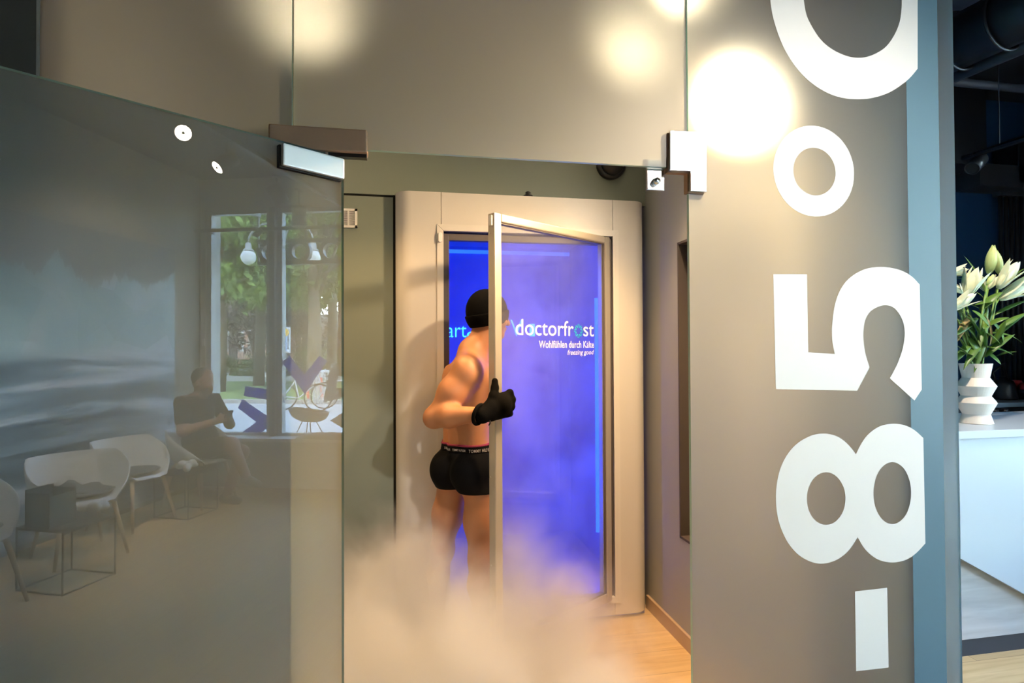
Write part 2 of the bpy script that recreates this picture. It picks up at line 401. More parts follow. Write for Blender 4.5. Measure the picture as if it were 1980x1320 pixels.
def field_obj(name, f, lo, h, m, parent, relax=2):
    V, Q = nets(f, lo, h)
    if relax:                                            # light smoothing of grid steps
        E = np.concatenate([Q[:, [0, 1]], Q[:, [1, 2]], Q[:, [2, 3]], Q[:, [3, 0]]])
        for _ in range(relax):
            A = np.zeros_like(V); c = np.zeros(len(V)); np.add.at(A, E[:, 0], V[E[:, 1]]); np.add.at(c, E[:, 0], 1)
            V = .5*V+.5*A/np.maximum(c, 1)[:, None]
    V = V-np.array(parent.location)
    if parent.parent is not None: V = V-np.array(parent.parent.location)
    me = bpy.data.meshes.new(name); me.vertices.add(len(V)); me.vertices.foreach_set('co', V.astype(np.float32).ravel())
    me.loops.add(Q.size); me.loops.foreach_set('vertex_index', Q.ravel().astype(np.int32)); me.polygons.add(len(Q))
    me.polygons.foreach_set('loop_start', np.arange(0, Q.size, 4, dtype=np.int32)); me.polygons.foreach_set('loop_total', np.full(len(Q), 4, np.int32))
    me.update(calc_edges=True); me.validate(); me.polygons.foreach_set('use_smooth', [True]*len(me.polygons))
    me.materials.append(MATS[m]); o = bpy.data.objects.new(name, me); COL.objects.link(o); o.parent = parent; return o

# ================================================================== THE SETTING
struct(B((-3.3, -3.7, -.06), (5.1, 2.3, 0)).build('floor', 'oak_floor'), 'pale oak plank floor of the shop')
struct(B((-3.3, -3.7, 3.4), (5.1, 3.2, 3.5)).build('ceiling', 'black_ceiling'), 'dark ceiling over the waiting room')
struct(B((-1.11, .02, 3.0), (1.567, 1.6, 3.06)).build('ceiling_treatment', 'grey_wall'), 'grey ceiling of the treatment room')
m = MB().box((-1.11, 1.6, 0), (-.045, 1.7, 2.318)); m.box((-1.11, 1.6, 2.330), (1.567, 1.7, 3.06))
struct(m.build('wall_back', 'green_wall'), 'grey-green wall behind the cold cabin')
B((-1.1, 1.612, 2.316), (-.045, 1.63, 2.332)).build('shadow_gap', 'gap_black', bpy.data.objects['wall_back'])
B((-.046, 1.605, 0), (-.030, 1.63, 2.332)).build('shadow_gap', 'gap_black', bpy.data.objects['wall_back'])
struct(B((-1.11, 3.0, 0), (1.40, 3.1, 3.4)).build('wall_technical', 'dark_wall'), 'dark wall behind the cabin')
struct(B((-1.11, .02, 0), (-.86, 3.0, 3.4)).build('wall_left', 'grey_wall'), 'grey side wall of the treatment room')
struct(B((-3.2, -.02, 0), (-.846, .12, 3.4)).build('wall_front', 'dark_wall'), 'dark wall beside the glass front')
NY0, NY1, NZ0, NZ1 = .56, 1.205, .53, 2.045
m = MB().box((1.40, .30, 0), (1.566, NY0, 3.0)); m.box((1.40, NY1, 0), (1.566, 3.1, 3.4)); m.box((1.40, NY0, 0), (1.566, NY1, NZ0)); m.box((1.40, NY0, NZ1), (1.566, NY1, 3.0))
wr = struct(m.build('wall_right', 'grey_wall'), 'grey side wall with a dark-lined recess')
m = MB().box((1.398, NY1-.012, NZ0), (1.55, NY1, NZ1)); m.box((1.398, NY0, NZ0), (1.55, NY0+.012, NZ1)); m.box((1.398, NY0, NZ0), (1.55, NY1, NZ0+.012)); m.box((1.398, NY0, NZ1-.012), (1.55, NY1, NZ1))
m.build('recess_lining', mat('recess_brown', (.055, .042, .035), .5), wr)
m = MB()
for a, b in (((NY0+.012, NZ0+.012), (NY0+.05, NZ1-.012)), ((NY1-.05, NZ0+.012), (NY1-.012, NZ1-.012)), ((NY0+.012, NZ0+.012), (NY1-.012, NZ0+.05)), ((NY0+.012, NZ1-.05), (NY1-.012, NZ1-.012))):
    m.box((1.515, a[0], a[1]), (1.545, b[0], b[1]))
m.build('recess_frame', 'white_plastic', wr)
B((1.53, NY0+.04, NZ0+.04), (1.545, NY1-.04, NZ1-.04)).build('recess_panel', 'white_wall', wr)
struct(B((1.405, .31, 0), (1.385, 1.6, .075)).build('baseboard_right', mat('base_oak', (.42, .30, .19), .45)), 'low oak skirting along the grey side wall')
struct(B((1.567, .012, 0), (1.69, 2.1, 3.4)).build('wall_corridor', 'teal_wall'), 'teal wall end behind the numbered glass')
struct(B((1.69, 2.1, 0), (5.1, 2.2, 3.4)).build('wall_bar', 'navy_wall'), 'dark navy wall behind the bar')
struct(B((5.0, .6, 0), (5.1, 2.1, 3.4)).build('wall_bar_end', 'navy_wall'), 'dark wall at the end of the bar')
struct(B((-3.3, -3.7, 0), (-3.2, .12, 3.4)).build('wall_west', 'olive_wall'), 'plain wall at the far side of the waiting room')
struct(B((-3.2, -3.7, 0), (4.65, -3.56, 3.4)).build('wall_rear', 'olive_wall'), 'olive wall behind the waiting chairs')
WY0, WY1, WZ0, WZ1 = -3.50, .55, .53, 3.06
m = MB().box((4.35, -3.56, 0), (4.62, WY1+.15, WZ0)); m.box((4.35, -3.56, WZ1), (4.62, WY1+.15, 3.4)); m.box((4.35, -3.56, WZ0), (4.62, WY0, WZ1)); m.box((4.35, WY1, WZ0), (4.62, WY1+.15, WZ1)); m.box((4.62, WY1, 0), (5.1, WY1+.15, 3.4))
struct(m.build('wall_window', mat('window_wall', (.50, .48, .43), .6, var=.03)), 'wall under and around the shop window')
struct(B((4.16, -3.54, WZ0), (4.52, WY1, WZ0+.035)).build('trim_sill', 'sill_white', bevel=.004), 'broad white window sill')
# upper floors of the shop building, which shade the pavement
struct(B((-6, -16, 3.55), (4.7, 9, 12.6)).build('facade_upper', 'facade_pink'), 'upper storeys of the shop building')

# iceberg mural printed on the rear wall
def mural_material():
    m, nt, out = nodes('mural_print')
    p = N(nt, 'ShaderNodeBsdfPrincipled', i_Roughness=.5); L(nt, p.outputs[0], out.inputs[0])
    tc = N(nt, 'ShaderNodeTexCoord'); sp = N(nt, 'ShaderNodeSeparateXYZ'); L(nt, tc.outputs['Object'], sp.inputs[0])
    def math_(op, a, b=None, cl=False):
        n = N(nt, 'ShaderNodeMath', operation=op, use_clamp=cl)
        for i, x in enumerate((a, b)):
            if x is None: continue
            if isinstance(x, (int, float)): n.inputs[i].default_value = x
            else: L(nt, x, n.inputs[i])
        return n.outputs[0]
    X, Z = sp.outputs[0], sp.outputs[2]
    cx = N(nt, 'ShaderNodeCombineXYZ'); L(nt, X, cx.inputs[0])
    sil = N(nt, 'ShaderNodeTexNoise', i_Scale=2.2, i_Detail=7.0, i_Roughness=.62); L(nt, cx.outputs[0], sil.inputs['Vector'])
    top = math_('ADD', math_('MULTIPLY', sil.outputs[0], 1.25), 1.55)              # jagged skyline of the ice
    ice = math_('MULTIPLY', math_('SUBTRACT', top, Z), 40, ); ice = math_('MINIMUM', math_('MAXIMUM', ice, 0), 1)
    vo = N(nt, 'ShaderNodeTexVoronoi', i_Scale=2.6, feature='F1'); L(nt, tc.outputs['Object'], vo.inputs['Vector'])
    nz = N(nt, 'ShaderNodeTexNoise', i_Scale=3.5, i_Detail=8.0, i_Roughness=.6); L(nt, tc.outputs['Object'], nz.inputs['Vector'])
    mx = N(nt, 'ShaderNodeMix', data_type='RGBA', i_0=.5); L(nt, vo.outputs['Color'], mx.inputs[6]); L(nt, nz.outputs[0], mx.inputs[7])
    rp = N(nt, 'ShaderNodeValToRGB'); L(nt, mx.outputs[2], rp.inputs[0]); e = rp.color_ramp.elements
    e[0].position = .25; e[0].color = (.10, .19, .23, 1); e[1].position = .72; e[1].color = (.80, .88, .95, 1); x = rp.color_ramp.elements.new(.5); x.color = (.34, .50, .56, 1)
    sky_ = N(nt, 'ShaderNodeRGB'); sky_.outputs[0].default_value = (.025, .027, .03, 1)
    a = N(nt, 'ShaderNodeMix', data_type='RGBA'); L(nt, ice, a.inputs[0]); L(nt, sky_.outputs[0], a.inputs[6]); L(nt, rp.outputs[0], a.inputs[7])
    mp = N(nt, 'ShaderNodeMapping', i_Scale=(.55, 1, 5.0), i_Rotation=(0, .07, 0)); L(nt, tc.outputs['Object'], mp.inputs[0])
    wv = N(nt, 'ShaderNodeTexNoise', i_Scale=1.6, i_Detail=6.0, i_Distortion=.5); L(nt, mp.outputs[0], wv.inputs['Vector'])
    rw = N(nt, 'ShaderNodeValToRGB'); L(nt, wv.outputs[0], rw.inputs[0]); e = rw.color_ramp.elements
    e[0].position = .34; e[0].color = (.02, .045, .075, 1); e[1].position = .70; e[1].color = (.75, .82, .92, 1); x = rw.color_ramp.elements.new(.52); x.color = (.13, .20, .27, 1)
    sea = math_('MINIMUM', math_('MAXIMUM', math_('MULTIPLY', math_('SUBTRACT', math_('ADD', 1.42, math_('MULTIPLY', wv.outputs[0], .16)), Z), 14), 0), 1)
    b = N(nt, 'ShaderNodeMix', data_type='RGBA'); L(nt, sea, b.inputs[0]); L(nt, a.outputs[2], b.inputs[6]); L(nt, rw.outputs[0], b.inputs[7])
    L(nt, b.outputs[2], p.inputs['Base Color']); return m
mural_material()
tag(B((-3.1, -3.559, .04), (3.93, -3.55, 2.55)).build('iceberg_mural', 'mural_print'), 'iceberg and dark water mural covering the wall behind the white chairs', 'mural')

# ------------------------------------------------------------------ glass front
def pane(name, x0, x1, z0, z1, label, front='satin', back='glass_clear', th=.006):
    """fixed pane: satin film on the waiting-room side, clear on the other, greenish polished edges"""
    me = bpy.data.meshes.new(name)
    vs = [(x, y, z) for z in (z0, z1) for y in (-th, th) for x in (x0, x1)]
    fs = [(0, 1, 5, 4), (3, 2, 6, 7), (0, 2, 3, 1), (4, 5, 7, 6), (1, 3, 7, 5), (2, 0, 4, 6)]
    me.from_pydata(vs, [], fs)
    for k in (front, back, 'glass_edge'): me.materials.append(MATS[k])
    for i, p in enumerate(me.polygons): p.material_index = min(i, 2)
    o = bpy.data.objects.new(name, me); COL.objects.link(o); return o
XJ, XO, XE, ZT = -.2735, .8235, 1.7516, 2.0245
gl = tag(pane('glass_panel', -.846, XJ-.002, 0, 3.4, ''), 'frosted glass panel behind the open glass door', 'glass panel', 'frosted panes of the glass front')
gt = tag(pane('glass_panel', XJ+.002, XO-.004, ZT, 3.4, ''), 'frosted glass pane above the doorway', 'glass panel', 'frosted panes of the glass front')
gr = tag(pane('glass_panel', XO, XE, 0, 3.4, ''), 'frosted glass panel with big white upright minus 85 degrees lettering', 'glass panel', 'frosted panes of the glass front')
def film(name, outer, holes, lab):
    o = cut_shape(name, [at(x, y, -.0064) for x, y in outer], [[at(x, y, -.0064) for x, y in h] for h in holes], 'white_vinyl', gr, (0, -.0006, 0)); o['label'] = lab; return o
cO = spline([(1488, -60), (1489, 0), (1499, 50), (1522, 105), (1560, 153), (1610, 184), (1662, 192), (1712, 182), (1752, 157), (1774, 133)])+[np.array((1774, -150))]+spline([(1742, -175), (1742, -60), (1743, 15), (1735, 55), (1715, 88), (1690, 105), (1662, 112), (1630, 106), (1595, 85), (1570, 52), (1556, 15), (1552, -60), (1575, -150), (1530, -190), (1498, -130), (1488, -60)])[:-1]
film('vinyl_letter', cO, [], 'white vinyl letter C turned upright')
cc = at(1571.5, 332, 0)
def circ(c, r, n=48): return [(c[0]+r*math.cos(2*math.pi*i/n), -.0064, c[2]+r*math.sin(2*math.pi*i/n)) for i in range(n)]
R0 = (at(1571, 245, 0)-at(1571, 420, 0))[2]/2; R1 = (at(1572, 287, 0)-at(1572, 379, 0))[2]/2
o = cut_shape('vinyl_degree_sign', circ(cc, R0), [circ(at(1572, 333, 0), R1)], 'white_vinyl', gr, (0, -.0006, 0)); o['label'] = 'white vinyl degree ring'
five = [(1495, 530), (1560, 530), (1562.5, 681)]+spline([(1614, 684), (1609, 658), (1609, 626), (1616, 581), (1634, 546), (1666, 522.5), (1703, 516), (1737, 521), (1761, 533), (1778, 550)])+[(1782, 753), (1768, 774)]+spline([(1720, 731), (1735, 703), (1746, 670), (1749, 639), (1743, 615), (1728, 595), (1708, 590), (1685, 600), (1673, 618), (1669, 645), (1672, 679), (1681, 710)])+[(1657, 755), (1500, 752)]
film('vinyl_digit', five, [], 'white vinyl digit 5 turned upright')
eight = spline([(1655, 878), (1637.5, 857), (1616, 842.5), (1592, 838), (1567, 842.5), (1539, 859), (1517, 887), (1504, 922), (1500, 965), (1506, 1009), (1523, 1048), (1549, 1076), (1582, 1089), (1614, 1083.5), (1639.5, 1065), (1658, 1038)])[:-1]+spline([(1658, 1038), (1673, 1062), (1695, 1080), (1724, 1087), (1752, 1081.5), (1771, 1069), (1789, 1050)])+spline([(1785, 846.5), (1769, 832), (1752, 823), (1728, 819), (1700.5, 824), (1677, 841), (1663, 861), (1655, 878)])[:-1]
def oval(cx, cy_, a, b, n=40): return [(cx+a*math.cos(2*math.pi*i/n), cy_+b*math.sin(2*math.pi*i/n)) for i in range(n)]
film('vinyl_digit', eight, [oval(1597, 963.5, 37.4, 51), oval(1725, 953, 36.5, 60)], 'white vinyl digit 8 turned upright')
xs0, xs1 = at(1756, 660, 0)[0], at(1818, 660, 0)[0]
fs_ = B((xs0, -.0063, 0), (xs1, -.0060, 3.39)).build('wall_strip_overlay', mat('teal_wall_overlay', (.085, .165, .225), .45, var=.03), gr); fs_['label'] = 'teal strip added on the pane in place of the wall end behind it'  # overlay added for the teal wall end, which stays unlit behind the pane
film('vinyl_dash', [(1653, 1143), (1715, 1136), (1718, 1290), (1655, 1297)], [], 'white vinyl minus sign')

# open glass door (clear face towards us, satin far face)
DS0, DS1, DZ1 = -1.0, .045, 2.010                        # along DOOR_U from the pivot
def dp(s, t, z): return DOOR_P+DOOR_U*s+DOOR_N*t+np.array([0, 0, z])
door = thing('glass_door', 'open frosted glass door mirroring the waiting room', 'door', DOOR_P)
me = bpy.data.meshes.new('glass_leaf')
vs = [tuple(dp(s, t, z)-DOOR_P) for z in (.01, DZ1) for t in (.006, -.006) for s in (DS0, DS1)]
me.from_pydata(vs, [], [(0, 1, 5, 4), (2, 3, 7, 6), (0, 2, 3, 1), (4, 5, 7, 6), (1, 3, 7, 5), (2, 0, 4, 6)])
for k in ('glass_door', 'satin_door', 'glass_edge'): me.materials.append(MATS[k])
for i, p in enumerate(me.polygons): p.material_index = min(i, 2)
o = bpy.data.objects.new('glass_leaf', me); COL.objects.link(o); o.parent = door
def on_dir(p): q = p-DOOR_P; return q@DOOR_U, q[2]
s0, zz0 = on_dir(on_door(547, 275, .02)); s1, zz1 = on_dir(on_door(666, 347, .02))
zt_ = on_dir(on_door(560, 279, .02))[1]; zb_ = on_dir(on_door(660, 345, .02))[1]
def dbox(mb, s0, s1, t0, t1, z0, z1):
    vs = [dp(s, t, z) for z in (z0, z1) for t in (t0, t1) for s in (s0, s1)]
    return mb.add(vs, [(0, 2, 3, 1), (4, 5, 7, 6), (0, 1, 5, 4), (1, 3, 7, 5), (3, 2, 6, 7), (2, 0, 4, 6)])
mat('fitting_reflection', (.74, .75, .75), .3, metal=.35, var=.01)  # pale base colour stands in for the bright room mirrored in the metal
pf = dbox(MB(), s0, s1, .008, .022, zb_, zt_).build('patch_fitting', 'fitting_reflection', door, bevel=.004); pf['label'] = 'metal hinge fitting on the glass door, a bright reflection put into its colour'
dbox(MB(), s0+.002, s1, -.022, -.007, zb_, zt_).build('patch_fitting_back', 'bronze', door, bevel=.003)
dbox(MB(), s0-.003, s1, -.007, .0085, zb_-.003, zt_-.002).build('fitting_gasket', 'rubber', door)

# metal fittings on the fixed panes
o = thing('hinge_fitting', 'bronze-coloured hinge fitting at the top of the doorway', 'fitting', (-.19, 0, 2.01))
h0 = at(519, 242, -.022); h1 = at(710, 297, -.022)
m = B((h0[0], -.024, h1[2]+.002), (h1[0], -.007, 2.071)).build('cover_plate', 'bronze', o, bevel=.004)
B((h0[0], .007, h1[2]+.002), (h1[0], .024, 2.071)).build('cover_plate', 'bronze', o, bevel=.004)
B((h0[0]+.004, -.007, h1[2]-.006), (h1[0]-.002, .016, h1[2]+.008)).build('clamp_body', 'black_metal', o)
MB().cyl((-.19, 0, 2.005), (-.19, 0, 2.02), .008).build('pivot_pin', 'bronze', o, True)
o = thing('corner_fitting', 'steel corner fitting joining the pane above the doorway and the lettered pane', 'fitting', (XO, 0, 2.0))
Ls = [(1296, 252), (1367, 255), (1367, 371), (1335, 369), (1335, 331), (1296, 329)]
A = [at(x, y, -.02) for x, y in Ls]; Bk = [p+np.array([0, .012, 0]) for p in A]
MB().prism(A, Bk).build('cover_plate', 'satin_steel', o, bevel=.002)
MB().prism([p+np.array([0, .028, 0]) for p in A], [p+np.array([0, .040, 0]) for p in A]).build('cover_plate', 'bronze', o)
MB().prism([p*np.array([1, 0, 1])+np.array([-.003, -.0085, -.003]) for p in A], [p*np.array([1, 0, 1])+np.array([-.003, .0085, -.003]) for p in A]).build('clamp_gasket', 'bronze', o)
o = thing('latch_plate', 'small shiny latch plate hanging below the pane above the doorway', 'fitting', at(1268, 335, .01))
a = at(1250, 334, .012); b = at(1285, 369, .012)
B((a[0], .010, b[2]), (b[0], .016, ZT+.03)).build('plate', 'chrome', o, bevel=.0025)
c_ = at(1268, 351, .006); MB().cyl((c_[0], .011, c_[2]), (c_[0], -.006, c_[2]), .011, .009, 20).build('latch_knob', 'chrome', o, True)

# ================================================================== COLD CABIN
CY = 1.511; CX0, CX1, CZ = -.032, 1.369, 2.334
cab = thing('cold_cabin', 'beige walk-in cold therapy cabin lit blue inside, its glass door open', 'cabin', (.67, 2.2, 0))
def wall_profile(x_edge, x_seam, sign):                 # plan outline with rounded front corner
    r = .085; pts = []
    for i in range(9):
        a = math.pi/2*i/8
        pts.append((x_edge+sign*(r-r*math.cos(a)), CY+r-r*math.sin(a)))
    pts += [(x_seam, CY), (x_seam, CY+.05)]
    pts += [(x_edge+sign*.05, CY+.05+.05), (x_edge, CY+.11)]
    return pts
for x_e, x_s, sg in ((CX0, .2055, 1), (CX1, 1.1645, -1)):
    pr = wall_profile(x_e, x_s, sg)
    o = MB().prism([(x, y, 0.02) for x, y in pr], [(x, y, CZ) for x, y in pr]).build('corner_panel', 'cabin_grey', cab); smooth_by_angle(o, 30)
B((.2075, CY, 2.160), (1.1625, CY+.05, CZ)).build('top_panel', 'cabin_grey', cab, bevel=.001)
B((.2075, CY, .02), (1.1625, CY+.05, .088)).build('threshold_panel', 'cabin_grey', cab, bevel=.001)
B((CX0, CY+.10, .02), (-.0, 2.95, CZ)).build('side_wall', 'cabin_grey', cab); B((1.338, CY+.10, .02), (CX1, 2.95, CZ)).build('side_wall', 'cabin_grey', cab)
B((CX0+.02, CY+.03, CZ-.03), (CX1-.02, 2.95, CZ-.002)).build('roof', 'cabin_grey', cab)
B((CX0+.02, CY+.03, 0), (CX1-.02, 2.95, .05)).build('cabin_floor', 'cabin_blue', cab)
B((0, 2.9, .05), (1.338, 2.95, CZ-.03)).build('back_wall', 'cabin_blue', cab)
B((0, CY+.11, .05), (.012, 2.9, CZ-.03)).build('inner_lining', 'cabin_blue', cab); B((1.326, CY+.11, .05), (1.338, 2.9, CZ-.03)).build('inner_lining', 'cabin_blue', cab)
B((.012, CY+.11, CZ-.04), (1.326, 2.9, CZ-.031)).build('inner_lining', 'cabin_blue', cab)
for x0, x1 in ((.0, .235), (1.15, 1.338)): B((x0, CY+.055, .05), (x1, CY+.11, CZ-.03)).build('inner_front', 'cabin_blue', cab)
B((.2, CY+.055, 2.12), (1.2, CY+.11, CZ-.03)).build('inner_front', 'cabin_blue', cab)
# mitred door trim
tx0, tx1, tz0, tz1, tw, g = .184, 1.196, .086, 2.163, .034, .0009
def trim(o4): 
    a = [(x, CY-.006, z) for x, z in o4]; return MB().prism(a, [(x, CY+.02, z) for x, _, z in a]).build('door_trim', 'cabin_trim', cab)
trim([(tx0+g, tz1), (tx1-g, tz1), (tx1-tw-g, tz1-tw), (tx0+tw+g, tz1-tw)]); trim([(tx0+g, tz0), (tx1-g, tz0), (tx1-tw-g, tz0+tw), (tx0+tw+g, tz0+tw)])
trim([(tx0, tz0+g), (tx0, tz1-g), (tx0+tw, tz1-tw-g), (tx0+tw, tz0+tw+g)]); trim([(tx1, tz0+g), (tx1, tz1-g), (tx1-tw, tz1-tw-g), (tx1-tw, tz0+tw+g)])
for a, b in (((.219, CY+.018, .11), (.249, CY+.06, 2.118)), ((1.135, CY+.018, .11), (1.163, CY+.06, 2.118)), ((.249, CY+.018, 2.084), (1.135, CY+.06, 2.118)), ((.249, CY+.018, .10), (1.135, CY+.06, .125))):
    B(a, b).build('jamb_gasket', 'gasket', cab, bevel=.002)
def capsule_plate(mb, c, r, hgt, y0, y1):
    out = [(c[0]+r*math.cos(a), c[1]+hgt/2*(1 if math.sin(a) >= 0 else -1)+r*math.sin(a)) for a in [2*math.pi*(i+.5)/20 for i in range(20)]]
    return mb.prism([(x, y0, z) for x, z in out], [(x, y1, z) for x, z in out])
c_ = at(851, 459, CY-.01); o = capsule_plate(MB(), (c_[0], c_[2]), .010, .032, CY-.018, CY-.006).build('contact_sensor', 'white_plastic', cab, bevel=.002)
for q in ((1021, 377, .017),):
    k = at(q[0], q[1], CY+.03); MB().lathe([(.028, -.02), (.028, -.004), (.012, .004), (.016, .012), (.008, .02), (.0, .022)], k, 16).build('cable_gland', 'black_metal', cab, True)
# blue lighting inside
for x, y, s in ((1.30, CY+.16, 1), (.035, CY+.16, 1)):
    B((x-.012, y-.012, .12), (x+.012, y+.012, 2.2)).build('led_strip', 'blue_led', cab)
B((1.122, CY+.19, .42), (1.142, CY+.20, 1.80)).build('led_strip', 'cyan_led', cab)
B((.03, 2.86, 2.24), (1.31, 2.885, 2.265)).build('led_strip', 'dim_led', cab)
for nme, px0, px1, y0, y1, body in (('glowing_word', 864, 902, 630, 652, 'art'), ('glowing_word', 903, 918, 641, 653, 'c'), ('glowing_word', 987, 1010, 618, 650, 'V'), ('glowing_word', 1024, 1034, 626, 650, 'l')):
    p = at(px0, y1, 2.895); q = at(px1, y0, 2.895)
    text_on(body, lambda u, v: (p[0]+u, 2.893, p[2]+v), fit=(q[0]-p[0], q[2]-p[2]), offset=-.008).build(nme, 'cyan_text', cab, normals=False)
def blue_light(loc, e, sz, target):
    l = bpy.data.lights.new('cabin_light', 'AREA'); l.energy = e; l.color = (.012, .075, 1.0); l.shape = 'RECTANGLE'; l.size = sz[0]; l.size_y = sz[1]
    o = bpy.data.objects.new('cabin_light', l); COL.objects.link(o); o.location = loc; o.rotation_euler = (Vector(target)-Vector(loc)).to_track_quat('-Z', 'Y').to_euler(); return o
blue_light((.67, 2.2, 2.27), 1.2, (1.1, 1.0), (.67, 2.2, 0))
blue_light((1.30, 2.2, 1.15), 4.5, (1.1, 1.9), (.5, 2.0, 1.15))

# ---- the cabin's glass door, hinged on the right and standing open
HP = np.array([1.143, 1.500, 0]); _lb = math.atan2(.725, .475)
LU = -np.array([math.sin(_lb), math.cos(_lb), 0]); LN = np.array([math.cos(_lb), -math.sin(_lb), 0]); LW = .872
def lp(s, t, z): return HP+LU*s+LN*t+np.array([0, 0, z])
def on_leaf(px, py, t=-.012):
    v = ray(px, py); P = HP+LN*t; q = CAM+v*(((P-CAM)@LN)/(v@LN)); return (q-HP)@LU, q[2]
cd = bpy.data.objects.new('cabin_door', None); COL.objects.link(cd); cd.parent = cab; cd.location = tuple(HP-np.array(cab.location)); cd['label'] = 'glass cabin door standing open, with white lettering'
def lbox(mb, s0, s1, t0, t1, z0, z1):
    vs = [lp(s, t, z) for z in (z0, z1) for t in (t0, t1) for s in (s0, s1)]
    return mb.add(vs, [(0, 2, 3, 1), (4, 5, 7, 6), (0, 1, 5, 4), (1, 3, 7, 5), (3, 2, 6, 7), (2, 0, 4, 6)])
LZ0, LZ1 = .105, 2.122
lbox(MB(), LW-.046, LW, -.046, 0, LZ0, LZ1).build('stile', 'alu_matte', cd, bevel=.007, seg=3)
lbox(MB(), 0, .042, -.046, 0, LZ0, LZ1).build('stile', 'alu_matte', cd, bevel=.006)
lbox(MB(), .042, LW-.046, -.046, 0, LZ1-.04, LZ1).build('rail', 'alu_matte', cd, bevel=.010, seg=3)
lbox(MB(), .042, LW-.046, -.046, 0, LZ0, LZ0+.05).build('rail', 'alu_matte', cd, bevel=.008)
lbox(MB(), .042, LW-.046, -.030, -.012, LZ0+.05, LZ1-.04).build('pane', 'glass_cabin', cd)
for s0, s1, z0, z1 in ((.042, .058, LZ0+.05, LZ1-.04), (LW-.050, LW-.046, LZ0+.05, LZ1-.04), (.042, LW-.046, LZ1-.046, LZ1-.04), (.042, LW-.046, LZ0+.05, LZ0+.06)):
    lbox(MB(), s0, s1, -.036, -.008, z0, z1).build('glazing_bead', 'gasket', cd)
lbox(MB(), .060, .066, -.036, -.010, LZ0+.05, LZ1-.04).build('glazing_bead', 'alu', cd)
for z in (2.03, 1.60, .92, .52):
    c0 = lp(LW-.001, -.03, z); c1 = lp(LW+.002, -.03, z); MB().cyl(c0, c1, .0035, n=10).build('screw', 'chrome', cd)
lbox(MB(), LW-.001, LW+.010, -.028, -.010, LZ1-.06, LZ1-.012).build('contact_magnet', 'white_plastic', cd, bevel=.004)
def lettering(body, px0, px1, base_y, cap, name='lettering', m='text_white', **kw):
    sa, z = on_leaf(px0, base_y); sb, z2 = on_leaf(px1, base_y); zz = (z+z2)/2
    return text_on(body, lambda u, v: lp(sa-u, -.0112, zz+v), fit=(sa-sb, None), **kw).build(name, m, cd, normals=False)
sa, zb = on_leaf(997, 648); sb, _ = on_leaf(1109, 648)
def fit_h(body, px0, px1, z0, z1, m, **kw):
    a, _ = on_leaf(px0, 660); b, _ = on_leaf(px1, 660)
    return text_on(body, lambda u, v: lp(a-u, -.0112, z0+v), fit=(a-b, z1-z0), **kw).build('lettering', m, cd, normals=False)
fit_h('doctorfr', 997, 1109, 1.566, 1.643, 'text_white', offset=.001); fit_h('st', 1128, 1148, 1.566, 1.627, 'text_white', offset=.001)
fit_h('Wohlfühlen durch Kälte', 1042, 1148, 1.505, 1.541, 'text_white', offset=.004); fit_h('freezing good', 1097, 1148, 1.461, 1.495, 'text_white', offset=.004, shear=.25)
fs, _ = on_leaf(1118.5, 640); fz = 1.594; mb = MB()
for k in range(8):
    a = math.pi/4*k+math.pi/8
    def fl(r, w): 
        x = r*math.cos(a)-w*math.sin(a); z = r*math.sin(a)+w*math.cos(a); return lp(fs-x, -.0112, fz+z)
    mb.add([fl(.018, -.002), fl(.018, .002), fl(.034, .012), fl(.035, .008), fl(.023, 0), fl(.035, -.008), fl(.034, -.012)], [(0, 4, 1), (1, 4, 3), (1, 3, 2), (0, 6, 5), (0, 5, 4)])
mb.build('snowflake_emblem', 'teal_ink', cd, normals=False)

# ---- ventilation grille and dome on the back wall
v0 = at(655, 404, 1.598); v1 = at(691, 441, 1.598); vx0 = v1[0]-.125; vz0, vz1 = v1[2], v0[2]+.002
o = thing('vent_grille', 'small white slatted vent grille on the grey-green wall', 'vent', (vx0+.06, 1.6, vz0))
B((vx0+.006, 1.594, vz0+.006), (v1[0]-.006, 1.599, vz1-.006)).build('backing', 'gap_black', o)
m = MB().box((vx0, 1.586, vz0), (v1[0], 1.599, vz0+.012)); m.box((vx0, 1.586, vz1-.012), (v1[0], 1.599, vz1)); m.box((vx0, 1.586, vz0), (vx0+.012, 1.599, vz1)); m.box((v1[0]-.012, 1.586, vz0), (v1[0], 1.599, vz1))
m.build('grille_frame', 'white_plastic', o)
w3 = (v1[0]-vx0-.024)/3
for k in (1, 2): B((vx0+.012+w3*k-.004, 1.587, vz0+.01), (vx0+.012+w3*k+.004, 1.598, vz1-.01)).build('divider', 'white_plastic', o)
nsl = 13; me_s = None
for i in range(nsl):
    z = vz0+.016+(vz1-vz0-.032)*i/(nsl-1)
    B((vx0+.01, 1.589, z-.0013), (v1[0]-.01, 1.597, z+.0013)).build('slat', 'white_plastic', o)
d0 = at(1182, 318, 1.58); o = thing('dome_camera', 'black dome high on the wall above the cabin', 'dome', (d0[0], 1.6, d0[2]))
Mx = Matrix.Rotation(math.pi/2, 3, 'X')
MB().lathe([(.085, 0), (.085, .03), (.075, .036)], (d0[0], 1.6, d0[2]), 28, Mx).build('mount_ring', 'black_metal', o, True)
MB().lathe([(.07, .034), (.064, .055), (.045, .075), (.02, .086), (.0, .088)], (d0[0], 1.6, d0[2]), 28, Mx).build('dome_cover', 'black_metal', o, True)

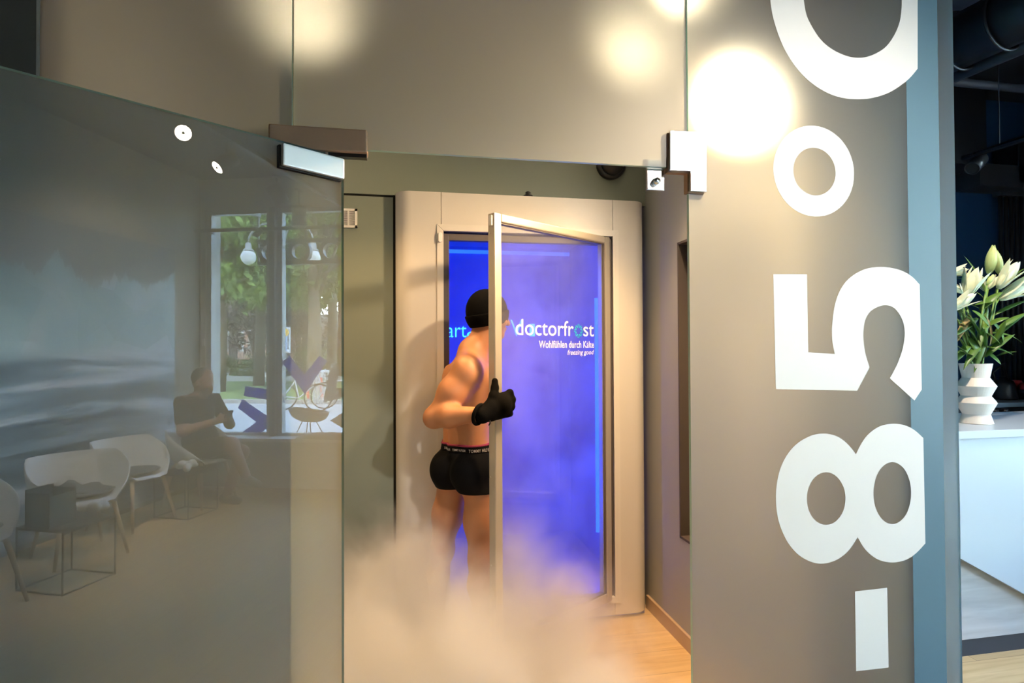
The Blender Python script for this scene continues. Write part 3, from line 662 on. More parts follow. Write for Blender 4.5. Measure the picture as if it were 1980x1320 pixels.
# ================================================================== SPOTLIGHTS
WARM = (1.0, .605, .25)
emit('glare_lens', (1.0, .80, .55), 330); emit('warm_lens', (1.0, .78, .50), 110); emit('day_lens', (1.0, .88, .72), 30)
def spotlight(name, loc, aim, label, cat='spotlight', r=.035, ln=.12, lens='warm_lens', power=0, col=WARM, size=80, top=3.0, group=None, body='black_metal'):
    loc = Vector(tuple(map(float, loc))); aim = Vector(tuple(map(float, aim))); d = (aim-loc).normalized()
    o = thing(name, label, cat, (loc.x, loc.y, loc.z), group=group)
    q = d.to_track_quat('Z', 'Y').to_matrix()
    def P(v): return loc+q @ Vector(v)
    MB().lathe([(r*.6, -ln), (r, -ln+.01), (r, 0), (r*.86, 0), (r*.8, -.012)], loc, 24, q).build('lamp_can', body, o, True)
    m = MB().lathe([(r*.80, -.006), (r*.80, -.003), (r*.2, -.002), (.0001, -.002)], loc, 24, q).build('lens', lens or 'black_matte', o)
    if lens: MB().lathe([(r*.16, -.0018), (r*.13, .004), (.0001, .005)], loc, 12, q).build('lens_hub', 'white_plastic', o, True)
    back = P((0, 0, -ln*.55)); MB().tube([back, (back.x, back.y, top)], .008, 8).build('stem', 'black_metal', o)
    MB().box((back.x-.05, back.y-.016, top-.012), (back.x+.05, back.y+.016, top)).build('mount', 'black_metal', o)
    if power:
        s = spot(tuple(loc+d*.012), tuple(aim), power, col, size, .6, r*.7); s.parent = o; s.location = s.location-o.location
    return o
Lt = [at_z(610, 80, 2.88), at_z(1190, 130, 2.88), at_z(1285, 10, 2.88), np.array([1.27, .60, 2.44])]
spotlight('ceiling_spotlight', Lt[0], (.0, .8, .2), 'warm ceiling spotlight glowing through the pane left of the doorway centre', power=40, size=80, group='warm spotlights in the treatment room')
spotlight('ceiling_spotlight', Lt[1], (.6, .6, .0), 'warm ceiling spotlight glowing above the right half of the cabin', power=40, size=80, group='warm spotlights in the treatment room')
spotlight('ceiling_spotlight', Lt[2], (.3, .45, .0), 'warm ceiling spotlight glowing at the very top of the picture', power=40, size=80, group='warm spotlights in the treatment room')
spotlight('ceiling_spotlight', Lt[3], (.2, .55, 1.0), 'brightest low spotlight glaring beside the lettered pane', lens='glare_lens', r=.06, power=46, size=150, group='warm spotlights in the treatment room')

# ================================================================== PERSON STEPPING INTO THE CABIN
def fdir(deg): a = math.radians(deg); return np.array([math.sin(a), math.cos(a), 0]), np.array([math.cos(a), -math.sin(a), 0])
UP = np.array([0, 0, 1.0])
def V3(*a): return np.array(a, float)
def add_head(F, c, fwd, right, up=UP, s=1.0, k=.015):
    ax = [right, fwd, up]
    F.ell(c+up*.018*s-fwd*.006*s, (.076*s, .098*s, .100*s), ax, k)                   # skull
    F.ell(c-up*.055*s+fwd*.028*s, (.056*s, .062*s, .070*s), ax, .03*s)              # jaw and face
    F.ell(c-up*.105*s+fwd*.062*s, (.026*s, .024*s, .020*s), ax, .025*s)             # chin
    F.cone(c-up*.002*s+fwd*.088*s, c-up*.040*s+fwd*.112*s, .009*s, .015*s, .014*s)  # nose
    F.ell(c+up*.018*s+fwd*.086*s, (.052*s, .014*s, .011*s), ax, .014*s)             # brow
    for sgn in (-1, 1):
        F.ell(c+right*sgn*.031*s+fwd*.092*s-up*.004*s, (.015*s, .012*s, .011*s), ax, .012*s, sub=True)   # eye hollow
        F.ell(c+right*sgn*.031*s+fwd*.080*s-up*.004*s, (.012*s, .012*s, .011*s), ax, .004*s)             # eyeball
        F.ell(c+right*sgn*.080*s-up*.018*s-fwd*.004*s, (.010*s, .020*s, .032*s), ax, .010*s)             # ear
        F.ell(c+right*sgn*.046*s+fwd*.060*s-up*.036*s, (.022*s, .022*s, .022*s), ax, .02*s)              # cheek
    F.ell(c-up*.066*s+fwd*.092*s, (.024*s, .010*s, .006*s), ax, .006*s); F.ell(c-up*.077*s+fwd*.089*s, (.021*s, .010*s, .007*s), ax, .006*s)   # lips

H_ = .0062
per = thing('person', 'bare-backed person in black trunks, beanie and gloves holding the cabin door', 'person', (.31, 1.32, 0))
F = Field((-.12, .82, -.01), (1.0, 1.85, 1.62+.18), H_)
fh, rh = fdir(52); fc, rc = fdir(84); fm, rm = fdir(68); fhd, rhd = fdir(72)
hip = V3(.322, 1.31, .94); chest = V3(.322, 1.31, 1.27)
F.ell(hip, (.158, .105, .12), [rh, fh, UP], .02)
F.ell(V3(.318, 1.31, 1.08), (.128, .092, .14), [rm, fm, UP], .07)
F.ell(chest+fc*.005, (.150, .112, .19), [rc, fc, UP], .08)
F.ell(chest+UP*.08+fc*.02, (.155, .10, .11), [rc, fc, UP], .06)
shR = V3(.306, 1.135, 1.405); shL = V3(.350, 1.475, 1.415)
F.cone(shL*.85+shR*.15, shL*.15+shR*.85, .068, .068, .05)
nb = V3(.350, 1.31, 1.455); nt_ = V3(.398, 1.318, 1.585)
F.cone(nb-UP*.03, nt_, .062, .056, .045)
for s_ in (shR, shL): F.cone(nb+UP*.045-fc*.018, s_+UP*.022-fc*.012, .040, .034, .05)        # trapezius
for sg in (-1, 1):
    F.ell(chest+rc*sg*.085-fc*.085+UP*.06, (.055, .028, .085), [rc, fc, UP], .045)             # shoulder blade
    F.cone(chest+rc*sg*.125-fc*.03+UP*.03, V3(.318, 1.31, 1.05)+rm*sg*.095-fm*.03, .042, .026, .06)   # flank
    F.ell(chest+rc*sg*.075+fc*.095+UP*.065, (.075, .03, .06), [rc, fc, UP], .04)               # chest muscle
    F.cone(V3(.318, 1.31, 1.0)-fm*.085+rm*sg*.032, chest-fc*.092+rc*sg*.034, .026, .024, .03)    # back muscle beside the spine
F.cone(V3(.318, 1.31, .99)-fm*.118, chest-fc*.132+UP*.1, .010, .008, .03, sub=True)               # spine furrow
for sg in (-1, 1):
    F.ell(hip-fh*.062+rh*sg*.074-UP*.035, (.088, .090, .098), [rh, fh, UP], .022)              # buttock
# legs
def leg(hj, kn, an, r, foot_dir):
    F.cone(hj, hj*.45+kn*.55, r, r*.86, .05); F.cone(hj*.45+kn*.55, kn, r*.86, r*.64, .05)
    c1 = kn*.7+an*.3; F.cone(kn, c1-foot_dir*.014, r*.62, r*.62, .04); F.cone(c1-foot_dir*.014, an, r*.60, r*.40, .04)
    F.ell(kn+foot_dir*.03, (.04, .04, .05), None, .04)
    F.cone(an-UP*.04-foot_dir*.03, an*V3(1, 1, 0)+foot_dir*.12+UP*.028, .036, .026, .03); F.ell(an*V3(1, 1, 0)+foot_dir*.14+UP*.022, (.045, .045, .02), None, .03)
leg(hip+rh*.088-UP*.05, V3(.372, 1.215, .49), V3(.385, 1.225, .085), .088, fh)
leg(hip-rh*.088-UP*.05, V3(.196, 1.425, .475), V3(.175, 1.445, .085), .084, fh)
# right arm: elbow drawn back, hand on the door edge
elR = V3(.150, 1.135, 1.188); wrR = lp(.962, .008, 1.214)
F.ell(shR+V3(-.008, -.012, -.012), (.064, .064, .074), None, .04)
mid = shR*.5+elR*.5; F.cone(shR-UP*.02, mid, .058, .060, .04); F.cone(mid, elR, .058, .044, .04)
F.ell(mid+V3(.016, 0, .012), (.056, .052, .062), None, .05)
F.ell(elR+V3(-.016, .0, -.008), (.030, .034, .034), None, .03)
mf = elR*.68+wrR*.32; F.cone(elR, mf, .046, .050, .03); F.cone(mf, wrR, .050, .031, .03)
# left arm reaching into the cabin
elL = V3(.385, 1.545, 1.165); wrL = V3(.430, 1.46, 1.02)
F.ell(shL, (.06, .06, .07), None, .04); F.cone(shL-UP*.02, elL, .054, .042, .04); F.cone(elL, wrL, .044, .03, .03)
hc = V3(.428, 1.322, 1.672)
add_head(F, hc, fhd, rhd)
field_obj('body', F.f, F.lo, H_, 'skin', per)
X, Y, Z = F.P()
tr = np.maximum(np.maximum(F.f-.0055, Z-1.008), .812-Z)
def closed(a):
    a[0], a[-1] = 1, 1; a[:, 0], a[:, -1] = 1, 1; a[:, :, 0], a[:, :, -1] = 1, 1; return a
field_obj('trunks', closed(tr.copy()), F.lo, H_, 'black_cotton', per)
bandf = np.maximum(np.maximum(F.f-.0075, Z-1.040), 1.004-Z)
wb = field_obj('waistband', closed(bandf.copy()), F.lo, H_, 'black_cotton', per, 3)
stripe = np.maximum(np.maximum(F.f-.0088, Z-1.0455), 1.0345-Z)
field_obj('band_stripe', closed(stripe.copy()), F.lo, H_, 'band_red', per, 1)
def band_point(theta, z, lift=.0022):
    d = V3(math.cos(theta), math.sin(theta), 0); c0 = V3(hip[0], hip[1], z)
    rho = np.arange(.05, .26, .001); Pq = c0[None]+rho[:, None]*d[None]; ij = (Pq-F.lo)/H_; i0 = np.floor(ij).astype(int); fr = ij-i0; v = 0
    for a in (0, 1):
        for b in (0, 1):
            for c in (0, 1):
                w = (fr[:, 0] if a else 1-fr[:, 0])*(fr[:, 1] if b else 1-fr[:, 1])*(fr[:, 2] if c else 1-fr[:, 2])
                v = v+w*F.f[i0[:, 0]+a, i0[:, 1]+b, i0[:, 2]+c]
    n_ = np.nonzero(v-.0075 < 0)[0]; r_ = rho[n_[-1]] if len(n_) else .14
    return c0+d*(r_+lift)
for th0, wid, zb, hgt in ((-1.66, .135, 1.011, .0155), (-2.30, .080, 1.015, .0105), (-2.92, .080, 1.015, .0105)):
    text_on('TOMMY HILFIGER', lambda u, v: band_point(th0+u/.150, zb+v), fit=(wid, hgt), space=1.15, offset=.01).build('band_lettering', 'band_text', per, normals=False)
# beanie
G = Field((.27, 1.14, 1.55), (.60, 1.50, 1.86), .005)
tu = UP*.985-fhd*.17; tu /= np.linalg.norm(tu); tf = np.cross(tu, rhd)
G.ell(hc+UP*.016-fhd*.008, (.088, .110, .116), [rhd, tf, tu], .01)
Xg, Yg, Zg = G.P(); hgt = (Xg-hc[0])*tu[0]+(Yg-hc[1])*tu[1]+(Zg-hc[2])*tu[2]
dome = np.maximum(G.f, .0-hgt-.045); cuff = np.maximum(np.maximum(G.f-.007, hgt-.012), -.052-hgt)
cuff = np.maximum(cuff, -(G.f+.012))
bn = field_obj('beanie', closed(dome.copy()), G.lo, .005, 'black_knit', per, 3); field_obj('beanie_cuff', closed(cuff.copy()), G.lo, .005, 'black_knit', per, 2)
# gloves
def glove_right():
    K = Field((.24, .80, 1.08), (.66, 1.14, 1.42), .0034)
    base = lp(.925, .028, 1.238)
    kn = [lp(.822, .044, 1.303), lp(.813, .050, 1.272), lp(.816, .048, 1.240), lp(.828, .040, 1.210)]
    for i, q in enumerate(kn):
        b0 = lp(.915, .026, 1.255-.018*i); K.cone(b0, q, .020, .0165, .02)
        p1 = lp(.795+.004*abs(i-1.5), .022, q[2]-.004); p2 = lp(.808, .010, q[2]-.010); p3 = lp(.838, .016, q[2]-.012)
        K.chain([q, p1, p2, p3], [.0165, .0145, .013, .012], .006)
    K.ell(lp(.868, .036, 1.252), (.045, .050, .048), [LU, UP, LN], .02)
    K.chain([lp(.925, .018, 1.245), lp(.902, .022, 1.292), lp(.888, .016, 1.326), lp(.884, .012, 1.357)], [.022, .020, .0165, .0145], .012)
    w = lp(.956, .008, 1.212); K.cone(lp(.915, .024, 1.235), w, .036, .040, .02)
    return field_obj('glove', K.f, K.lo, .0034, 'black_fleece', per, 2)
g_ = glove_right()
ax_ = (elR-wrR)/np.linalg.norm(elR-wrR)
def ring(c, ax, r, tr_, name, m, parent, sq=1.0):
    ax = Vector(ax); a = ax.orthogonal().normalized(); b = ax.cross(a)
    pts = [Vector(c)+(a*math.cos(t)+b*math.sin(t))*r for t in [2*math.pi*i/28 for i in range(29)]]
    return MB().tube(pts, tr_, 8, cap=False).build(name, m, parent, True)
ring(wrR+ax_*.012, ax_+np.array([0, 0, .35]), .043, .0085, 'glove_cuff', 'black_fleece', per)
MB().tube([lp(.945, .045, 1.188), lp(.948, .052, 1.180), lp(.952, .046, 1.168)], .003, 6).build('glove_tag', 'black_metal', per)
K = Field((.30, 1.24, .76), (.60, 1.62, 1.12), .005)
gd = V3(-.12, -.25, -.95); gd /= np.linalg.norm(gd); gs = V3(.2, -.98, 0); gs /= np.linalg.norm(gs)
K.cone(wrL, wrL+gd*.075, .034, .037, .02)
for i in range(4):
    q = wrL+gd*.08+gs*(.027-.018*i); K.chain([q, q+gd*.038, q+gd*.062+V3(.012, 0, -.008), q+gd*.075+V3(.028, .005, -.012)], [.016, .014, .012, .011], .008)
K.chain([wrL+gd*.03+gs*.03, wrL+gd*.06+gs*.055, wrL+gd*.085+gs*.062], [.018, .015, .012], .012)
field_obj('glove', K.f, K.lo, .005, 'black_fleece', per, 2)

# ================================================================== SEATED PERSON (mirrored in the glass door)
sp_ = thing('person', 'seated person in dark shirt holding a device, mirrored in the glass door', 'person', (3.72, -3.0, 0))
hs = .009; S = Field((3.25, -3.5, -.02), (4.2, -2.25, 1.40), hs)
sf, sr = fdir(-8)
def sp3(x, y, z): return V3(3.71, -3.12, 0)+sr*x+sf*y+UP*z
add_head(S, sp3(-.01, .06, 1.20), (sf*.9-UP*.3)/np.linalg.norm(sf*.9-UP*.3), sr, s=1.0)
S.cone(sp3(0, .0, 1.04), sp3(-.005, .04, 1.13), .058, .055, .04)
S.ell(sp3(0, -.02, .86), (.165, .115, .20), [sr, sf, UP], .05); S.ell(sp3(0, .02, .62), (.165, .14, .17), [sr, sf, UP], .06)
S.cone(sp3(-.17, -.01, 1.0), sp3(.17, -.01, 1.0), .07, .07, .05)
def limb(pts, rs): S.chain(pts, rs, .03)
hand1, hand2 = sp3(-.06, .30, .83), sp3(.07, .30, .84)
limb([sp3(-.20, -.01, 1.0), sp3(-.27, .07, .74), hand1], [.058, .046, .030]); limb([sp3(.20, -.01, 1.0), sp3(.28, .12, .74), hand2], [.058, .046, .030])
for hnd, sg in ((hand1, 1), (hand2, -1)):
    S.ell(hnd+sr*sg*.012+UP*.012, (.035, .03, .045), [sr, sf, UP], .02)
    for i in range(4): S.chain([hnd+sr*sg*.01+UP*(.04-.02*i), hnd+sr*sg*.04+sf*.028+UP*(.045-.02*i), hnd+sr*sg*.062+sf*.01+UP*(.042-.02*i)], [.012, .011, .009], .006)
    S.chain([hnd+UP*.04, hnd+sr*sg*.03-sf*.02+UP*.06], [.013, .010], .01)
knA, ftA = sp3(.10, .42, .50), sp3(.03, .30, .07); knB, ftB = sp3(-.06, .44, .60), sp3(.0, .56, .27)
limb([sp3(.09, .03, .52), knA, ftA], [.095, .065, .042]); limb([sp3(-.09, .03, .53), knB, ftB], [.095, .065, .042])
field_obj('body', closed(S.f), S.lo, hs, 'pale_skin', sp_)
def cloth(name, m, build, clip=None, h=hs):
    T = Field(S.lo, S.lo+(S.n-1)*hs, h); build(T); f = T.f
    if clip is not None: f = np.maximum(f, clip(*T.P()))
    return field_obj(name, closed(f), T.lo, h, m, sp_, 2)
def shirt(T):
    T.ell(sp3(0, -.02, .86), (.178, .128, .20), [sr, sf, UP], .05); T.ell(sp3(0, .02, .62), (.18, .155, .17), [sr, sf, UP], .06); T.cone(sp3(-.17, -.01, 1.0), sp3(.17, -.01, 1.0), .082, .082, .05)
    T.cone(sp3(-.20, -.01, 1.0), sp3(-.245, .04, .84), .072, .066, .03); T.cone(sp3(.20, -.01, 1.0), sp3(.25, .06, .84), .072, .066, .03)
cloth('shirt', 'shirt', shirt, lambda x, y, z: z-1.062)
def shorts(T):
    T.ell(sp3(0, .03, .54), (.175, .15, .10), [sr, sf, UP], .05); T.cone(sp3(.09, .03, .52), sp3(.10, .36, .505), .108, .085, .04); T.cone(sp3(-.09, .03, .53), sp3(-.065, .36, .59), .108, .085, .04)
cloth('shorts', 'shorts', shorts)
def hairf(T): T.ell(sp3(-.01, .045, 1.235), (.086, .108, .100), [sr, sf, UP], .02)
hv = sp3(-.01, .06, 1.20)
cloth('hair', 'hair', hairf, lambda x, y, z: np.maximum(1.205-z+.9*((x-hv[0])*sf[0]+(y-hv[1])*sf[1]), -(z-1.14)))
def beard(T): T.ell(sp3(-.01, .10, 1.118), (.060, .058, .055), [sr, sf, UP], .02)
cloth('beard', 'beard', beard, lambda x, y, z: z-1.135)
def shoeA(T): T.cone(ftA+V3(0, 0, -.02)-sf*.03, ftA*V3(1, 1, 0)+sf*.14+UP*.038, .048, .034, .02)
def shoeB(T): T.cone(ftB-UP*.01-sf*.01, ftB+sf*.13-UP*.05, .048, .034, .02)
cloth('shoe', 'shoe_dark', shoeA); cloth('shoe', 'shoe', shoeB)
dv = thing('handheld_device', 'dark handheld device in the hands of the seated person', 'device', tuple(sp3(.005, .335, .80)))
Md = Matrix.Translation(Vector(sp3(.005, .335, .86))) @ Matrix.Rotation(math.radians(8), 4, 'Z') @ Matrix.Rotation(math.radians(-25), 4, 'X')
MB().box((-.045, -.006, -.06), (.045, .006, .06), Md).build('case', 'black_metal', dv, bevel=.004); MB().box((-.04, -.0072, -.054), (.04, -.0062, .054), Md).build('screen', 'window_dark', dv)

# ================================================================== WAITING ROOM (seen mirrored in the glass door)
def make_chair(label, cat='chair', cushion='cushion_grey', throw=False):
    t = thing('shell_chair', label, cat, group='white shell chairs along the mural wall')
    def shell(u, v):
        a = 2*math.pi*u; b = (1-math.cos(a))/2                    # 0 at the front, 1 at the back
        wallh = .33*min(1, max(0, (b-.12)/.62))**.75*(1-.10*b)
        if v < .5:
            k = v/.5; r = .225*k; z = .435-.018*(1-k*k)
            return (r*math.sin(a)*1.05, r*math.cos(a)*(1.0 if math.cos(a) > 0 else .92), z)
        k = (v-.5)/.5; flare = .225+.075*math.sin(k*math.pi/2)*(.35+.65*min(1, wallh/.2))
        z = .435+wallh*k**1.35-(.02*k if wallh < .02 else 0)
        return (flare*math.sin(a)*1.05, flare*math.cos(a)*(1.0 if math.cos(a) > 0 else .92), z)
    MB().grid(shell, 40, 17, True).build('shell', 'chair_white', t, True, world=False, solid=.009)
    def pad(u, v):
        a = 2*math.pi*u; k = min(1, v*2) if v < .5 else 1-(v-.5)*2*.999; r = .205*k
        return (r*math.sin(a)*1.05, r*math.cos(a), (.447 if v < .5 else .468+.012*math.cos(k*1.5)))
    MB().grid(pad, 28, 9, True).build('seat_cushion', cushion, t, True, world=False)
    for sx, sy in ((1, 1), (-1, 1), (1, -1), (-1, -1)):
        MB().tube([(.11*sx, .11*sy, .425), (.16*sx, .16*sy, .38), (.225*sx, .235*sy, 0)], .014, 10, rs=[.017, .017, .010]).build('leg', 'ash_leg', t, True, world=False)
    MB().tube([(-.14, -.14, .395), (.14, .14, .395)], .011, 8).build('leg_brace', 'black_metal', t, world=False); MB().tube([(-.14, .14, .395), (.14, -.14, .395)], .011, 8).build('leg_brace', 'black_metal', t, world=False)
    return t
ch = make_chair('white shell chair with a crumpled dark cushion, nearest of the mirrored row')
ch.location = (2.24, -3.02, 0); ch.rotation_euler = (0, 0, math.radians(28))
def crumple(u, v): return ((u-.5)*.36, (v-.5)*.30-.02, .475+.085*math.exp(-((u-.42)/.13)**2-((v-.25)/.3)**2)+.012*math.sin(9*u+5*v))
MB().grid(crumple, 16, 12).build('throw', 'cushion_grey', ch, True, world=False, solid=.01)
c2_ = copy_tree(ch); c2_['label'] = 'white shell chair half hidden behind the nearest one in the mirrored row'; c2_.location = (2.98, -3.22, 0); c2_.rotation_euler = (0, 0, math.radians(6))
for x in [o for o in bpy.data.objects if o.parent == c2_ and o.name.startswith('throw')]: bpy.data.objects.remove(x)
c3_ = copy_tree(c2_); c3_['label'] = 'white shell chair cut off at the left edge of the picture'; c3_.location = (1.30, -2.92, 0); c3_.rotation_euler = (0, 0, math.radians(4))
c4_ = copy_tree(c2_); c4_['label'] = 'white shell chair under the seated person by the window'; c4_.location = (3.70, -3.10, 0); c4_.rotation_euler = (0, 0, math.radians(8))
def wire_table(loc, rot, label, w=.18, h=.40):
    t = thing('wire_table', label, 'side table', loc, rot, 'low wire side tables between the chairs')
    P = [(-w, -w), (w, -w), (w, w), (-w, w)]
    for i in range(4):
        a, b = P[i], P[(i+1) % 4]
        MB().tube([(a[0], a[1], .006), (b[0], b[1], .006)], .006, 8).build('base_wire', 'black_metal', t, world=False)
        MB().tube([(a[0], a[1], .0), (a[0], a[1], h-.01)], .006, 8).build('leg', 'black_metal', t, world=False)
    B((-w-.004, -w-.004, h-.018), (w+.004, w+.004, h)).build('table_top', 'black_matte', t, world=False, bevel=.004); return t
wire_table((1.79, -2.68, 0), math.radians(6), 'low black wire side table in front of the nearest white chair')
wire_table((3.34, -2.98, 0), math.radians(6), 'low black wire side table next to the seated person')
def bundle(name, loc, label, n, seed, r=.045):
    rr = np.random.default_rng(seed); Fd = Field(np.array(loc)-V3(.14, .14, .02), np.array(loc)+V3(.14, .14, .16), .007)
    for i in range(n): Fd.ell(np.array(loc)+V3(rr.uniform(-.07, .07), rr.uniform(-.06, .06), .035+rr.uniform(0, .04)), (r*rr.uniform(.6, 1.1), r*rr.uniform(.5, 1), r*rr.uniform(.5, .9)), None, .008)
    f = np.maximum(Fd.f, loc[2]-Fd.P()[2]); t = thing(name, label, 'cloth', loc); field_obj('fold', closed(f), Fd.lo, .007, 'white_cloth', t, 1); return t
bundle('cloth_bundle', (1.91, -2.60, .401), 'crumpled white cloth on the wire table in front of the nearest chair', 8, 3)
bundle('cloth_bundle', (3.33, -2.97, .401), 'crumpled white cloth on the wire table next to the seated person', 9, 5)
t = thing('brochure_holder', 'dark upright brochure box on the nearer wire table', 'holder', (1.70, -2.70, .401))
B((1.60, -2.79, .401), (1.79, -2.78, .64)).build('back_board', 'black_matte', t); B((1.60, -2.63, .401), (1.79, -2.62, .60)).build('front_board', 'cushion_teal', t); B((1.60, -2.79, .401), (1.61, -2.62, .62)).build('side_board', 'black_matte', t); B((1.78, -2.79, .401), (1.79, -2.62, .62)).build('side_board', 'black_matte', t)

# shop window: frames, mullions, panes
WX = 4.40
ys = [WY0, -2.70, -1.83, -.7, WY1]
for i in range(4):
    t = bpy.data.objects.new('window_%d' % (i+1), None); COL.objects.link(t); t.location = (WX, (ys[i]+ys[i+1])/2, WZ0); struct(t, ['left shop window pane with mullion', 'second shop window pane', 'third shop window pane', 'last shop window pane'][i])
    y0, y1 = ys[i]+(.0 if i == 0 else .035), ys[i+1]-(.035 if i < 3 else 0)
    z0, z1 = WZ0+.035, WZ1
    B((WX-.03, y0, z0), (WX+.05, y0+.055, z1)).build('frame_bar', 'frame_grey', t, bevel=.004); B((WX-.03, y1-.055, z0), (WX+.05, y1, z1)).build('frame_bar', 'frame_grey', t, bevel=.004)
    B((WX-.03, y0+.055, z1-.05), (WX+.05, y1-.055, z1)).build('frame_bar', 'frame_grey', t, bevel=.004); B((WX-.03, y0+.055, z0), (WX+.05, y1-.055, z0+.03)).build('frame_bar', 'frame_grey', t, bevel=.004)
    B((WX+.006, y0+.05, z0+.025), (WX+.014, y1-.05, z1-.045)).build('pane', 'glass_window', t)
for i, y in enumerate(ys[1:4]): struct(B((WX-.085, y-.035, WZ0+.035), (WX+.06, y+.035, WZ1)).build('trim_%d' % (i+1), mat('mullion_%d' % i, (.10, .10, .10), .4, metal=.3), bevel=.012), 'dark window mullion')
o = B((4.33, -3.53, 1.55), (4.345, -3.50, 1.63)).build('wall_switch', 'white_plastic', bevel=.003); tag(o, 'small white switch beside the shop window', 'switch')
p = rx(500, 443, 4.18); t = thing('curtain_rod', 'thin dark rod running across the shop window', 'rod', (4.18, -2.0, p[2]))
MB().tube([(4.18, -3.50, p[2]), (4.18, -.5, p[2])], .020, 10).build('rod', 'black_metal', t, True)
for y in (-3.4, -.6): MB().tube([(4.18, y, p[2]), (4.36, y, p[2])], .010, 8).build('bracket', 'black_metal', t)
# snowflake film on the panes
DX = WX-.0005
star = thing('window_film', 'blue snowflake film on the shop window', 'window film', tuple(rx(560, 760, DX)))
def q7(p): return (460+p[0]*.1818, 620+p[1]*.1818)
def flake(pts, m):
    P = [rx(*q7(p), DX) for p in pts]; bm_ = MB(); Bk = [p+np.array([.0006, 0, 0]) for p in P]; return cut_shape('film_piece', P, [], m, star, (.0006, 0, 0))
flake([(462, 436), (548, 372), (700, 575), (860, 372), (945, 428), (705, 775)], 'blue_vinyl')
flake([(57, 798), (75, 692), (345, 735), (305, 470), (425, 452), (490, 868)], 'blue_vinyl')
flake([(-6, 925), (45, 832), (400, 1075), (212, 1212), (2, 1212), (190, 1075)], 'blue_vinyl')
flake([(985, 450), (1080, 460), (1040, 720), (1200, 700), (1215, 800), (900, 865)], 'grey_vinyl')
flake([(975, 1060), (1220, 900), (1290, 970), (1150, 1065), (1290, 1160), (1230, 1212)], 'grey_vinyl')
t = thing('sill_cushion', 'grey quilted cushion lying on the window sill', 'cushion', (4.28, -1.72, WZ0+.035))
def cush(u, v):
    a = (u-.5)*1.15; b = (v-.5)*.26; e = max(0, 1-(2*abs(u-.5))**6)*max(0, 1-(2*abs(v-.5))**4); return (4.28+b, -1.78+a, WZ0+.037+.055*e**.5*(1-.12*abs(math.sin(u*math.pi*7))))
m = MB().grid(cush, 57, 11); m.add([(4.15, -2.355, WZ0+.0365), (4.41, -2.355, WZ0+.0365), (4.41, -1.205, WZ0+.0365), (4.15, -1.205, WZ0+.0365)], [(0, 1, 2, 3)]); m.build('cover', 'cushion_grey', t, True, normals=False)

# track lights of the waiting room
TR = 3.02
pA = rz(353, 258, 2.80); pB = rz(418, 325, 2.80); pC = rz(577, 412, 2.80); pD = rz(545, 392, 2.80)
camv = Vector(CAM)
def back_to_eye(px, py, p): H, w = refl(px, py); return Vector(p)-Vector(w)          # towards the mirror image of the viewer
spotlight('track_spotlight', pA, back_to_eye(353, 258, pA), 'lit track spotlight facing us, upper one of two in the glass door', lens='day_lens', power=0, r=.055, ln=.16, top=TR, group='track spotlights of the waiting room')
spotlight('track_spotlight', pB, Vector(pB)+Vector((-.75, -.45, -.75)), 'lit track spotlight tilted away, lower one of two in the glass door', lens='day_lens', power=0, r=.055, ln=.17, top=TR, group='track spotlights of the waiting room')
spotlight('track_spotlight', Vector(pC)+Vector((0, 0, -.13)), Vector(pC)+Vector((0, 0, -1)), 'dark track spotlight hanging straight down before the window', lens=None, r=.065, ln=.20, top=TR, group='track spotlights of the waiting room')
spotlight('track_spotlight', pD, Vector(pD)+Vector((.5, .3, -.8)), 'dark track spotlight tilted sideways before the window', lens=None, r=.065, ln=.17, top=TR, group='track spotlights of the waiting room')
k1 = rx(492, 456, 4.10); k2 = rx(629, 455, 4.10)
spotlight('rod_spotlight', k1, Vector(k1)+Vector((-.3, -.5, -.6)), 'small dark spotlight clipped to the rod above the mullion', lens=None, r=.03, ln=.10, top=float(p[2]), group='small spotlights on the window rod')
spotlight('rod_spotlight', k2, Vector(k2)+Vector((0, 0, -1)), 'small dark spotlight clipped to the rod near the door edge', lens=None, r=.03, ln=.10, top=float(p[2]), group='small spotlights on the window rod')
t = thing('light_track', 'ceiling track carrying the waiting room spotlights', 'light track', (2.5, -1.9, TR))
MB().box((.8, -1.90, TR), (4.2, -1.86, TR+.03)).build('rail', 'black_metal', t)
for x in (1.2, 2.5, 3.9): MB().tube([(x, -1.88, TR+.03), (x, -1.88, 3.4)], .003, 6).build('hanger', 'black_metal', t)
# two lit lamps' beams, plus two lampless ones added to brighten chairs and mural
DAYW = (1.0, .90, .78)
for loc, aim, e, sz in ((pA, (1.25, 0, 1.5), 85, 75), (pB, (2.0, -3.55, 1.25), 240, 30), ((1.2, -1.88, 2.85), (2.4, -3.1, .4), 150, 80), ((3.0, -1.88, 2.85), (3.0, -3.55, 1.5), 260, 90)):
    s_ = spot(tuple(Vector(loc)+(Vector(aim)-Vector(loc)).normalized()*.02), aim, e, DAYW, sz, .9, .05)

